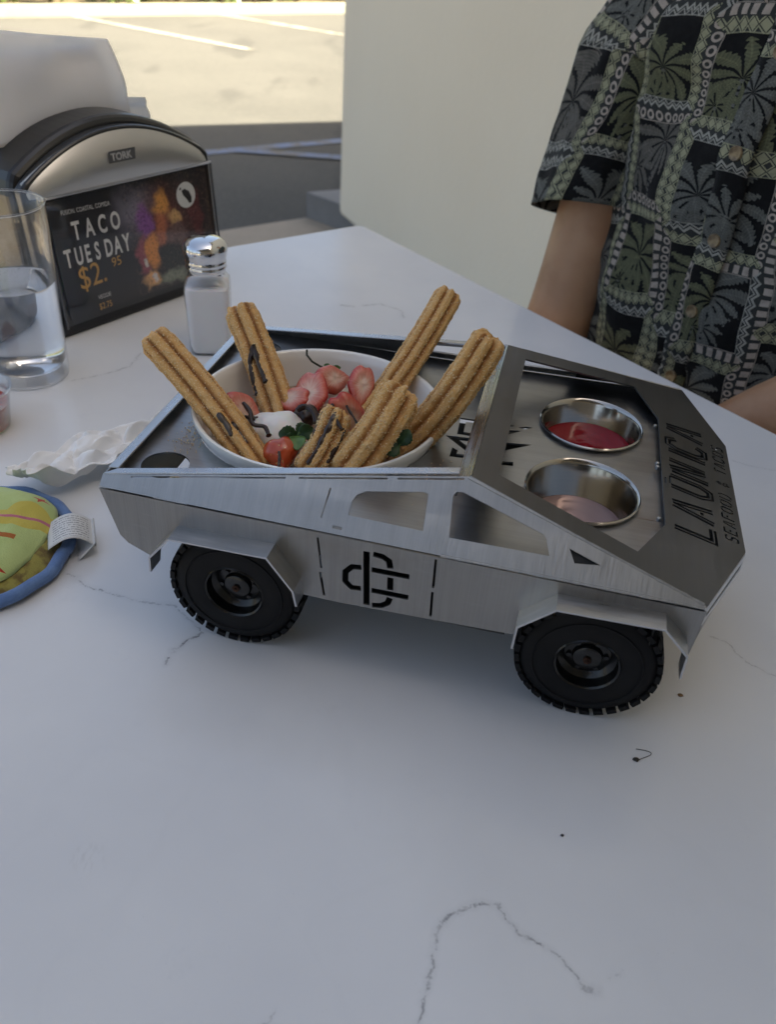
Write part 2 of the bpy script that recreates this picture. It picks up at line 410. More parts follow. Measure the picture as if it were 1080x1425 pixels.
for i, (t, h, wd) in enumerate(((-1.4, .5, .6), (.6, .35, .4), (2.45, .4, .35), (3.9, .5, .55), (4.75, .55, .6), (5.45, .75, .7), (6.3, .6, .7), (7.8, .8, .9), (1.6, .28, .5), (2.0, .22, .4), (3.1, .3, .5), (3.5, .24, .4), (4.3, .32, .5), (5.05, .3, .5), (-.4, .3, .5))):
    shrub(-8.96 - .2 * (i % 2), t, h, wd, 'low green shrub growing behind the pale kerb across the lot')
M['hedge'] = M['shrub']
hd = MB()
for k in range(9000):
    t = random.uniform(-16, 16); zz = random.uniform(0, 1.5); s = -13 + random.gauss(0, .35) + .3*math.sin(t*1.7)
    c = place(s, t, GZ + .09 + zz * (1 + .2*math.sin(t*2.3))); d = Vector((random.gauss(0,1), random.gauss(0,1), random.gauss(.2,.8))).normalized(); q = d.orthogonal().normalized() * .05
    hd.add([c - d*.08, c + q, c + d*.09, c - q], [(0, 1, 2, 3)])
tag(hd.build('hedge', M['hedge']), 'dense dark green hedge far across the parking lot', 'hedge')

# ------------------------------------------------------------------ table
def quartz():
    g = G('white quartz with grey veins'); c = g.coord(); x, y, z = g.sep(c)
    p0 = g.comb(x, y, 0.)
    w1 = g.vm('SCALE', g.vm('SUBTRACT', g.noise(p0, 110., 4., .7, color=True), (.5, .5, .5)), .0085)
    p = g.vm('ADD', p0, w1)
    def seg(a, b):
        ba = (b[0]-a[0], b[1]-a[1], 0); L2 = ba[0]**2 + ba[1]**2
        pa = g.vm('SUBTRACT', p, (a[0], a[1], 0.)); h = (g.vm('DOT_PRODUCT', pa, ba) * (1. / L2)).clamp()
        return g.vm('LENGTH', g.vm('SUBTRACT', pa, g.vm('SCALE', g.comb(*ba), h)))
    def vein(pts):
        d = None
        for a, b in zip(pts, pts[1:]): e = seg(a, b); d = e if d is None else d.min(e)
        return d
    fade = g.noise(p0, 150., 3.)
    acc = None
    for pts, wd, k in VEINS:
        d = vein(pts)
        m = (d * -1. + wd * 1.6).step(0., wd * 1.6) * k * (fade.step(.3, .62) * .7 + .3) + (d * -1. + wd * 6).step(0., wd * 6) * k * .14
        acc = m if acc is None else acc.max(m)
    bgn = g.noise(p0, 7., 4.); sp = g.voro(p0, 420., 'Distance'); spk = sp.lt(.09) * g.noise(p0, 90., 2.).step(.55, .7)
    faint = ((g.noise(g.vm('ADD', p0, w1), 5., 3.) - .5).abs() * -1. + .012).step(0., .012) * .012
    cc = g.mix(bgn.step(.25, .75), (.69, .695, .71), (.77, .77, .77)); cl = g.noise(g.vm('ADD', p0, g.vm('SCALE', w1, 3.)), 22., 5., .65); cc = g.mix(cl.step(.58, .80) * .35, cc, (.62, .63, .65))
    smr = (g.vm('LENGTH', g.vm('SUBTRACT', p0, (-.124, .206, 0.))) * -1. + .011).step(0., .008) * g.noise(g.map(p0, (500, 160, 1), rot=(0, 0, .6)), 1., 3.).step(.45, .7); cc = g.mix(smr * .18, cc, (.35, .33, .30)); cc = g.mix(spk * .3, cc, (.3, .3, .3)); cc = g.mix((acc + faint).clamp(), cc, (.15, .15, .16))
    sm = g.noise(p0, 12., 4.)
    g.set(color=cc, rough=(sm * .12 + .12).clamp(), spec=.5); g.bump(g.noise(p0, 700., 2.), .02, .0003); return g.mat
TABLE_L, TABLE_W = 1.22, .77
# vein lines in metres on the table top (world x, y)
VEINS = [
 ([(.0262,.1440),(.0292,.1584),(.0324,.1714),(.0333,.1834),(.0377,.1906),(.0457,.1957),(.0543,.198),(.0613,.1979),(.0644,.1926),(.0701,.1855),(.0819,.1802),(.0887,.1739),(.0937,.1665),(.1002,.1649)], .00062, .72),
 ([(.106,.1693),(.1116,.174)], .0004, .25),
 ([(-.1194,.3261),(-.1179,.3364),(-.111,.3458),(-.1037,.3526)], .0007, .75),
 ([(-.2003,.3956),(-.1842,.3856),(-.1642,.3791),(-.1452,.3745),(-.1274,.3738),(-.1037,.3526)], .00065, .55),
 ([(-.2844,.6467),(-.2637,.661),(-.2441,.6813),(-.242,.7087)], .0008, .4),
 ([(.2051,.3812),(.2128,.377),(.2227,.3587),(.2352,.3513),(.26,.345)], .0005, .4),
 ([(-.0664,.8576),(-.0540,.8570)], .0011, .5),
 ([(-.0434,.8619),(-.0243,.8696),(-.0018,.8557),(.0018,.837)], .0011, .42),
 ([(.2805,.5941),(.2956,.5852),(.3122,.582)], .0006, .25),
 ([(-.0380,.1400),(-.0336,.1443),(-.0303,.1481)], .0005, .35),
 ([(.42,.30),(.47,.24),(.55,.20),(.6,.1)], .0008, .6),
 ([(-.45,.55),(-.5,.45),(-.42,.35),(-.40,.22)], .0008, .6),
]
M['quartz'] = quartz()
tbl = tag(empty('table', (0, 0, GZ)), 'white quartz restaurant table with thin grey veins', 'table')
mb = MB(); rc = rounded([(0, 0), (TABLE_L, 0), (TABLE_L, -TABLE_W), (0, -TABLE_W)], .012, 6)
mb.prism(rc, lambda p, k: place(p[0], p[1], 0 if k else -.03) - Vector((0, 0, GZ)))
tt = mb.build('tabletop', M['quartz'], tbl); m = tt.modifiers.new('bevel', 'BEVEL'); m.width = .003; m.segments = 3; m.limit_method = 'ANGLE'
M['iron'] = plain('black iron', (.02, .02, .02), .5)
for s in (.28, .94):
    c = place(s, -TABLE_W / 2) - Vector((0, 0, 0))
    mb = MB(); mb.lathe([(0, .012), (.038, .012), (.038, .70), (.12, .705), (.12, .7195), (0, .7195)], 24, (c.x, c.y, 0)); mb.build('pedestal', M['iron'], tbl, True)
    mb = MB(); mb.lathe([(0, .008), (.22, .008), (.22, .016), (.05, .03), (0, .03)], 32, (c.x, c.y, 0)); mb.build('foot', M['iron'], tbl, True)

# ------------------------------------------------------------------ the steel truck
PSI = math.radians(-10.6665)
MT = Matrix.Translation((-.0829, .3463, 0)) @ Matrix.Rotation(PSI, 4, 'Z')
truck = tag(empty('serving_truck', (-.0829, .3463, 0), PSI), 'angular brushed steel pickup truck serving tray on four black wheels', 'serving truck')
D = .212; TH = .0011
V = Vector
def mirror(p): return V((p[0], D - p[1], p[2]))
P_T, P_P, P_N = V((-.0716, .004, .1009)), V((.1209, .0251, .1261)), V((.2403, -.0065, .0982))
UX = V((.9994, -.0336, -.0086)); UY = V((.0301, .7166, .6968)); UN = UX.cross(UY)
def up_map(p, k): return P_T + UX * p[0] + UY * p[1] - UN * (TH * k)
LO = V((-.072, -.001, 0)); LE = V((.3115, -.0065, 0)).normalized(); LN = V((-LE.y, LE.x, 0))
def lo_map(p, k): return LO + LE * p[0] + V((0, 0, p[1])) + LN * (TH * k)
HX = V((.9739, 0, -.227)); HN = V((.227, 0, .9739))
def hood_map(p, k): return V((.1209, .106, .1261)) + HX * p[0] + V((0, p[1], 0)) - HN * (TH * k)
def both(f, far): return (lambda p, k: mirror(f(p, k))) if far else f
# fender profiles (along the side, height)
FEN_R = [(.0294, .0535), (.0312, .0653), (.0439, .0808), (.0985, .0822), (.1128, .0632), (.1140, .0515)]
FEN_F = [(.2273, .0555), (.2279, .0722), (.2445, .0883), (.2955, .0902), (.3088, .0767), (.3100, .0600)]
side_loop = [(0, .0951), (.0082, .0659), (.0123, .0614)] + FEN_R + [(.1334, .0513), (.1843, .0535)] + FEN_F + [(.3115, .0552), (.3127, .0955)]
logo = [stroke([(.1476, .0897), (.1492, .0539)], .0034),
        stroke([(.1512, .0890), (.1562, .0886), (.1596, .0866), (.1605, .0820)], .0033),
        stroke([(.1609, .0759), (.1613, .0676)], .0033),
        stroke([(.1522, .0546), (.1572, .0556), (.1606, .0585), (.1615, .0622)], .0033),
        stroke([(.1454, .0786), (.1405, .0779), (.1370, .0735), (.1371, .0672), (.1406, .0638), (.1457, .0644)], .0033),
        stroke([(.1508, .0787), (.1707, .0791)], .0033), stroke([(.1514, .0648), (.1712, .0652)], .0033)]
dslots = [stroke([(.1217, .0922), (.1239, .0728)], .0011), stroke([(.1233, .0697), (.1257, .0540)], .0013),
          stroke([(.1831, .0938), (.1834, .0753)], .0013), stroke([(.1833, .0723), (.1838, .0556)], .0013)]
up_loop = [(0, 0), (.1913, .0385), (.3115, .0003), (.3112, -.0016), (0, -.0067)]
win1 = rounded([(.1352, .0063), (.1352, .0188), (.1722, .0262), (.1737, .0064)], .0028, 4)
win1 = [(.1350, .0063), (.1350, .0138), (.1367, .0176), (.1410, .0202), (.1695, .0258), (.1718, .0254), (.1723, .0235), (.1737, .0064)]
win2 = [(.1870, .0060), (.1844, .0269), (.1857, .0292), (.1888, .0298), (.2316, .0174), (.2334, .0155), (.2365, .0075)]
tri = [(.2450, .0133), (.2611, .0083), (.2488, .0066)]
uslots = [stroke([(.1225, .018), (.1217, .0020)], .0009), stroke([(.1284, -.0012), (.1334, -.0011)], .0016)]
seams = [[(a, a * .2012 - .0009 ), (b, b * .2012 - .0009), (b, b * .2012 - .0019), (a, a * .2012 - .0019)] for a, b in ((.016, .098), (.105, .150), (.155, .188))]
for far in (False, True):
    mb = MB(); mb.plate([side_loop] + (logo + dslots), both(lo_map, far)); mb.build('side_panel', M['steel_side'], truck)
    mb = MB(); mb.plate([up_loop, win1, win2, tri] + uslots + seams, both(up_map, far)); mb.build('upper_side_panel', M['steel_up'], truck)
# weld bead along the folded belt edge and nose
def bead(a, b, r, name, far, n=40):
    mb = MB(); pts = []; rr = []
    for i in range(n + 1):
        t = i / n; p = a.lerp(b, t); pts.append(mirror(p) if far else p); rr.append(r * (1 + .5 * noise.noise(V((t * 40, r * 9000, 1)))))
    mb.tube(pts, rr, 6); return mb.build(name, M['steel_up'], truck, True)
for far in (False, True):
    bead(up_map((.185, -.0036), 0), up_map((.311, -.0012), 0), .0007, 'weld_bead', far)
    bead(up_map((.1895, .0376), 0), up_map((.3105, .0006), 0), .0006, 'weld_bead', far)
# bed rails: strips folded in along the bed
def strip(name, a, b, c, d, mat, th=TH):
    n = (b - a).cross(d - a).normalized()
    if n.z < 0: n = -n
    mb = MB(); q = [a, b, c, d]; mb.add([*q, *[x - n * th for x in q]], [(0,1,2,3),(7,6,5,4),(0,4,5,1),(1,5,6,2),(2,6,7,3),(3,7,4,0)])
    o = mb.build(name, mat, truck); m = o.modifiers.new('bevel', 'BEVEL'); m.width = .0004; m.segments = 2
    return o
lift = V((0, 0, .0008))
for far in (False, True):
    a, b, c, d = P_T + lift, P_P + V((-.0065, .0006, -.0004)) + lift, P_P + V((-.0065, .0062, -.0004)) + lift, P_T + V((.006, .0058, .0008)) + lift
    q = [a, b, c, d]
    if far: q = [mirror(x) for x in q]
    strip('bed_rail', *q, M['steel_rail'])
a = P_T + lift + V((-.0002, .0004, 0)); ai = a + V((.0062, .0, .0008))
strip('bed_rail', a + V((0, .006, 0)), V((a.x, D - a.y - .006, a.z)), V((ai.x, D - ai.y - .006, ai.z)), ai + V((0, .006, 0)), M['steel_rail'])
# tail panel leaning in under the rear rail
mb = MB()
mb.plate([[(.003, .0965), (D - .003, .0965), (D - .004, .0665), (.004, .0665)]], lambda p, k: V((-.0712 + (.0965 - p[1]) * .27 + TH * k, p[0], p[1]))); mb.build('tailgate', M['steel_side'], truck)
mb = MB(); mb.plate([[(.003, .0968), (D - .003, .0968), (D - .005, .1014), (.005, .1014)]], lambda p, k: V((-.0713 + TH * k, p[0], p[1]))); mb.build('tail_lip', M['steel_side'], truck)
# hood and windscreen frame with cut lettering
def letters(text, k0, pitch, wd, h0, h1, sw, slant, bold):
    G_ = {'L': [[(0, 1), (0, .06), (1, .06)]],
          'A': [[(0, 0), (.38, 1)], [(.62, 1), (1, 0)], [(.42, .28), (.62, .28)]],
          'U': [[(0, 1), (0, .25), (.25, 0), (.75, 0), (1, .25), (1, 1)]],
          'N': [[(0, 0), (0, .95)], [(.26, 1), (.74, .05)], [(1, .05), (1, 1)]],
          'I': [[(.5, 0), (.5, 1)]],
          'C': [[(1, .78), (.78, 1), (.25, 1), (0, .78), (0, .22), (.25, 0), (.78, 0), (1, .22)]],
          'S': [[(1, .85), (.75, 1), (.2, 1), (0, .8), (.15, .55), (.85, .45), (1, .2), (.8, 0), (.2, 0), (0, .15)]],
          'E': [[(1, 1), (0, 1), (0, 0), (1, 0)], [(.38, .5), (.8, .5)]],
          'F': [[(1, 1), (0, 1), (0, 0)], [(.38, .55), (.8, .55)]],
          'O': [[(.35, 0), (0, .2), (0, .8), (.35, 1)], [(.65, 1), (1, .8), (1, .2), (.65, 0)]],
          'D': [[(.0, 0), (.0, 1)], [(.35, 1), (.75, 1), (1, .75), (1, .25), (.75, 0), (.35, 0)]],
          'T': [[(0, 1), (1, 1)], [(.5, .8), (.5, 0)]],
          '&': [[(1, .05), (.2, .75), (.4, 1), (.7, .85), (.1, .3), (.35, 0), (.95, .4)]]}
    out = []
    def shift(pl, d):
        st = stroke(pl, 2 * abs(d)); k = len(pl); return st[:k] if d > 0 else st[k:][::-1]
    for i, ch in enumerate(text):
        if ch == ' ': continue
        kk = k0[i] if isinstance(k0, list) else k0 + pitch * i
        for pl in G_[ch]:
            pts = [(h1 - y * (h1 - h0), kk + x * wd + y * slant) for x, y in pl]
            if bold and (len(pl) > 2 or abs(pl[0][1] - pl[1][1]) > .5):
                out.append(stroke(shift(pts, .0013), sw)); out.append(stroke(shift(pts, -.0013), sw * .75))
            else: out.append(stroke(pts, sw))
    return out
big = letters('LAUNICA', [-.0575, -.0405, -.0182, -.0005, .0165, .0262, .0452], 0, .0112, .1090, .1324, .0021, .0014, True)
small = letters('SEAFOOD & TACOS', -.0500, .00675, .0041, .1382, .1452, .00105, .0008, False)
accent = [stroke([(.1082, -.0150), (.1086, -.0068)], .0011), [(.1052, -.0166), (.1062, -.0164), (.1062, -.0100), (.1052, -.0098)]]
hood_loop = [(0, -.0809), (.1226, -.1126), (.1485, -.0551), (.1485, .0551), (.1226, .1126), (0, .0809)]
hood_open = [(.0132, -.0702), (.0881, -.0905), (.1038, -.0577), (.1038, .0577), (.0881, .0905), (.0132, .0702)]
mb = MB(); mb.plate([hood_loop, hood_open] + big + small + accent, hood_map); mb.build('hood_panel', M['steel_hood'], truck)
# folded cross beam behind the peak
mb = MB(); a0 = V((.1206, 0, .1263)); a1 = V((.1128, 0, .1187)); a2 = V((.1135, 0, .112))
pr = [a0, a1, a2, a2 + V((.001, 0, 0)), a1 + V((.0011, 0, -.0004)), a0 + V((.0, 0, -.0014))]
mb.prism([(p.x, p.z) for p in pr], lambda p, k: V((p[0], .0262 if not k else D - .0262, p[1]))); mb.build('cross_beam', M['steel_rail'], truck)
# nose: light bar face and undercut bumper, three facets
NT = [V((.2403, -.0065, .0975)), V((.2657, .0507, .0916)), V((.2657, D - .0507, .0916)), V((.2403, D + .0065, .0975))]
NM = [V((.2412, -.0062, .0870)), V((.2645, .0500, .0800)), V((.2645, D - .05, .0800)), V((.2412, D + .0062, .0870))]
NB = [V((.2400, -.0050, .0545)), V((.2480, .0470, .0530)), V((.2480, D - .047, .0530)), V((.2400, D + .0050, .0545))]
for i in range(3):
    a, b, c, d = NT[i], NT[i+1], NM[i+1], NM[i]
    n = (b - a).cross(d - a).normalized(); n = n if n.x > 0 else -n
    ex = (b - a); L_ = ex.length; ex.normalize(); ey = n.cross(ex); ey = ey if ey.z > 0 else -ey
    f2 = lambda p, k, a=a, ex=ex, ey=ey, n=n: a + ex * p[0] + ey * p[1] - n * (TH * k)
    H = -(d - a).dot(ey)
    mb = MB(); mb.plate([[(0, 0), (L_, 0), (L_, -H), (0, -H)], [(L_*.05, -H*.5), (L_*.95, -H*.5), (L_*.95, -H*.72), (L_*.05, -H*.72)]], f2); mb.build('light_bar_panel', M['steel_fender'], truck)
    a, b, c, d = NM[i], NM[i+1], NB[i+1], NB[i]; n = (b - a).cross(d - a).normalized(); n = n if n.x > 0 else -n
    mb = MB(); q = [a, b, c, d]; mb.add([*q, *[x - n * TH for x in q]], [(0,1,2,3),(7,6,5,4),(0,4,5,1),(1,5,6,2),(2,6,7,3),(3,7,4,0)]); mb.build('bumper_panel', M['steel_side'], truck)
# tray plate
TZ = .0965
trayL = [(-.0690, -.0000), (.1000, -.0010), (.2232, -.0035), (.2232, D + .0035), (.1000, D + .0010), (-.0690, D)]
BOWL = (.0171, .106); CUPS = ((.1788, .0730), (.1812, .1502))
marks = [
 [(.1020, .1139), (.1009, .1345), (.1190, .1352), (.1190, .1312), (.1050, .1303), (.1055, .1176), (.1190, .1186), (.1190, .1146)],
 [(.0955, .1102), (.1190, .1128), (.1190, .1085), (.1045, .1072), (.1135, .0985), (.1115, .0950)],
 [(.1017, .0873), (.1018, .0978), (.1055, .0955), (.1053, .0915), (.1150, .0925), (.1150, .0884)],
 [(.1260, .0905), (.1385, .0933), (.1390, .0888), (.1260, .0868)],
 [(.1260, .1128), (.1474, .1160), (.1260, .0992)],
 [(.1373, .1340), (.1418, .1366), (.1463, .1366), (.1415, .1332)],
 [(.1290, .1285), (.1397, .1305), (.1290, .1205)],
 [(.1290, .1350), (.1352, .1356), (.1320, .1328), (.1290, .1320)]]
mb = MB()
mb.plate([trayL, circle(*BOWL, .0738, 64), circle(*CUPS[0], .0300, 40), circle(*CUPS[1], .0300, 40), circle(-.048, .0285, .0132, 32), circle(-.048, D - .0285, .0132, 32)] + marks,
         lambda p, k: V((p[0], p[1], TZ - TH * k))); mb.build('tray_plate', M['steel_tray'], truck)
for k, (h, kk) in enumerate(((.1020, .0496), (.1020, .0046), (.1020, .0006), (.1010, -.0522))):
    mb = MB(); c = hood_map((h, kk), 1); mb.lathe([(0, .0012), (.0010, .0009), (.0014, 0), (.0012, -.0012), (0, -.0016)], 10, (c.x, c.y, c.z - .0006)); mb.build('weld_dot', M['steel_up'], truck, True)
mb = MB(); mb.plate([[(.2236, .004), (.2400, .004), (.2560, .052), (.2560, D - .052), (.2400, D - .004), (.2236, D - .004)]], lambda p, k: V((p[0], p[1], .0800 - TH * k))); mb.build('shade_backing', M['dark_chassis'], truck)  # black sheet added as painted shade under the cut lettering
for far in (False, True):
    mb = MB(); mb.plate([[(.240, .0035), (.240, .0165), (.266, .0108), (.268, .0045)]], both(lambda p, k: up_map(p, 0) - UN * (.0022 + TH * k), far)); mb.build('shade_backing', M['dark_chassis'], truck)  # black plate added so the triangle window looks dark inside
mb = MB(); mb.box((.2226, .002, .0560), (.2232, D - .002, .0950)); mb.build('shade_backing', M['dark_chassis'], truck)  # upright black sheet, painted shade inside the nose
# fenders
def fender(prof, far):
    y0, y1 = -.0005, .0122
    f = both(lambda p, yy: LO + LE * p[0] + V((0, 0, p[1])) - LN * yy, far)
    mb = MB(); n = len(prof)
    inn = []
    cx = sum(p[0] for p in prof) / n; cz = .045
    for p in prof:
        v = Vector((cx - p[0], cz - p[1])).normalized() * .0011; inn.append((p[0] + v.x, p[1] + v.y))
    for i in range(n - 1):
        q = [prof[i], prof[i+1], inn[i+1], inn[i]]
        tp = 1. if 0 < i < n - 2 else 1.
        g0 = y1 * (.85 if i == 0 else 1.) ; g1 = y1 * (.85 if i == n - 2 else 1.)
        vs = [f(q[0], y0), f(q[1], y0), f(q[2], y0), f(q[3], y0), f(q[0], g0), f(q[1], g1), f(q[2], g1), f(q[3], g0)]
        mb.add(vs, [(0,1,2,3),(7,6,5,4),(0,4,5,1),(1,5,6,2),(2,6,7,3),(3,7,4,0)])
    return mb.build('fender', M['steel_fender'], truck)
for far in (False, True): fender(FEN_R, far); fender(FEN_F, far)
# inner wheel boxes, chassis, axles
mb = MB(); mb.box((-.052, .036, .0475), (.232, D - .036, .0495)); mb.box((.0465, .001, .0478), (.151, D - .001, .0492)); mb.build('chassis_plate', M['dark_chassis'], truck)
for x in (0, .1959):
    mb = MB(); mb.tube([(x, .012, .0388), (x, D - .012, .0388)], .0045, 12); mb.build('axle', M['dark_chassis'], truck, True)
    mb = MB(); mb.box((x - .012, .085, .034), (x + .012, .125, .0475)); mb.build('axle_mount', M['dark_chassis'], truck)
# wheels
WR, WW = .0388, .027
def wheel_meshes():
    t = MB(); hw = WW / 2
    t.lathe([(.0165, -hw + .003), (.0175, -hw + .0004), (.0215, -hw - .0002), (.0290, -hw + .0002), (.0340, -hw + .0018), (.0364, -hw + .0042), (.0371, -hw + .007), (.0371, hw - .007), (.0364, hw - .0042), (.0340, hw - .0018), (.0290, hw), (.0215, hw), (.0165, hw - .003)], 96, axis='y', close=True)
    for r_ in (.0280,): t.lathe([(r_, -hw - .0001), (r_ + .0003, -hw - .0005), (r_ + .0008, -hw - .0005), (r_ + .0011, -hw)], 72, axis='y')
    n = 32
    for row, (ya, yb, sk) in enumerate(((-hw + .0010, -hw + .0072, .0), (-hw + .0085, -.0008, .5), (.0008, hw - .0085, .0), (hw - .0072, hw - .0010, .5))):
        for k in range(n):
            a = 2*PI*(k + sk) / n; da = 2*PI/n*.36; sw = (.10 if row in (1, 2) else .03) * (1 if row % 2 else -1)
            vs = []
            edge = row in (0, 3)
            for (aa, yy) in ((a - da, ya), (a + da, ya), (a + da + sw, yb), (a - da + sw, yb)):
                out = WR
                if edge and abs(yy) > hw - .004: out = WR - .0006
                for rr in (.0355, out): vs.append((rr * math.cos(aa), yy, rr * math.sin(aa)))
            t.add(vs, [(0,2,4,6),(7,5,3,1),(0,1,3,2),(2,3,5,4),(4,5,7,6),(6,7,1,0)])
    tm = t.mesh('tyre'); tm.materials.append(M['rubber'])
    for p in tm.polygons: p.use_smooth = len(p.vertices) == 4 and p.index < 96 * 13 + 72 * 3
    tm.set_sharp_from_angle(angle=math.radians(35))
    r = MB()
    r.lathe([(.0178, -hw + .0006), (.0170, -hw - .0004), (.0160, -hw + .0004), (.0154, -hw + .0060), (.0128, -hw + .0078), (.0122, -hw + .0085), (.0082, -hw + .0080), (.0076, -hw + .0052), (.0066, -hw + .0046), (.0, -hw + .0046)], 64, axis='y')
    for k in range(6):
        a = 2*PI*k/6 + .3; r.lathe([(0, -hw + .0068), (.0013, -hw + .0068), (.0013, -hw + .0082)], 10, (.0098*math.cos(a), 0, .0098*math.sin(a)), axis='y')
    r.lathe([(.0152, -hw + .006), (.0152, hw - .001), (.0175, hw)], 48, axis='y')
    rm = r.mesh('rim'); rm.materials.append(M['black_gloss']); shade(rm, 35)
    h = MB(); h.lathe([(0, -hw + .0030), (.0020, -hw + .0030), (.0024, -hw + .0034), (.0024, -hw + .0050)], 6, axis='y'); h.lathe([(0, -hw + .0022), (.0009, -hw + .0023), (.0011, -hw + .0030)], 10, axis='y')
    hm = h.mesh('hub_nut'); hm.materials.append(M['brass'])
    return tm, rm, hm
tm, rm, hm = wheel_meshes()
for x in (0, .1959):
    for far in (False, True):
        wl = obj('wheel', rm, None, truck); wl.location = (x, WW / 2 if not far else D - WW / 2, .0388); wl.rotation_euler = (0, random.uniform(0, 6), PI if far else 0)
        obj('tyre', tm, None, wl); obj('hub_nut', hm, None, wl)

# ------------------------------------------------------------------ bowl, cups, food (positions in the truck's frame)
def on_truck(o, base):                        # mesh built in truck coordinates -> thing of its own standing there
    b = V(base); o.data.transform(Matrix.Translation(-b)); o.matrix_world = MT @ Matrix.Translation(b)
    return o
mb = MB()
bz = .1065
mb.lathe([(0, .0500), (.030, .0500), (.040, .0512), (.055, .0600), (.066, .0760), (.0725, .0945), (.0752, .1010), (.0765, .1050), (.0760, .1064), (.0745, .1066), (.0732, .1055), (.0715, .1000), (.0690, .0920), (.062, .0745), (.050, .0610), (.036, .0550), (0, .0545)], 96, (BOWL[0], BOWL[1], 0))
bo = mb.build('bowl', M['ceramic'], None, True, 60); on_truck(bo, (BOWL[0], BOWL[1], .05)); tag(bo, 'round white ceramic bowl of churros and strawberries set in the truck bed', 'bowl')
def cup(c, lab, slab_, level, mat, nm, k):
    mb = MB(); z1 = .0990; H = .0290
    mb.lathe([(0, z1 - H), (.0262, z1 - H), (.0277, z1 - H + .0016), (.0294, z1 - .0028), (.0306, z1 - .0016), (.0318, z1 - .0010), (.0320, z1), (.0313, z1 + .0006), (.0305, z1 + .0001), (.0291, z1 - .0020), (.0273, z1 - H + .0032), (.0258, z1 - H + .0011), (0, z1 - H + .0009)], 72, (c[0], c[1], 0))
    o = mb.build('sauce_cup', M['cup_steel'], None, True, 50); on_truck(o, (c[0], c[1], z1 - H)); tag(o, lab, 'sauce cup')
    mb = MB(); zt = z1 - H + level; r = .0270 + (level - .002) * .072
    prof = [(0, zt)] + [(r * q / 10, zt + (.0006 if q == 10 else .00015 * math.sin(q * 1.7 + k))) for q in range(1, 11)] + [(r - .0008, zt - level + .002), (0, zt - level + .0015)]
    mb.lathe(prof, 56, (c[0], c[1], 0)); o = mb.build(nm, mat, None, True, 60); on_truck(o, (c[0], c[1], zt - level)); tag(o, slab_, 'sauce')
cup(CUPS[1], 'small stainless cup holding deep red sauce', 'pool of deep red berry sauce in the stainless cup', .0130, M['red_sauce'], 'berry_sauce', 0)
cup(CUPS[0], 'small stainless cup that is nearly empty with a pinkish film', 'thin pinkish sauce film left in the nearly empty cup', .0055, M['pink_residue'], 'sauce_film', 1)

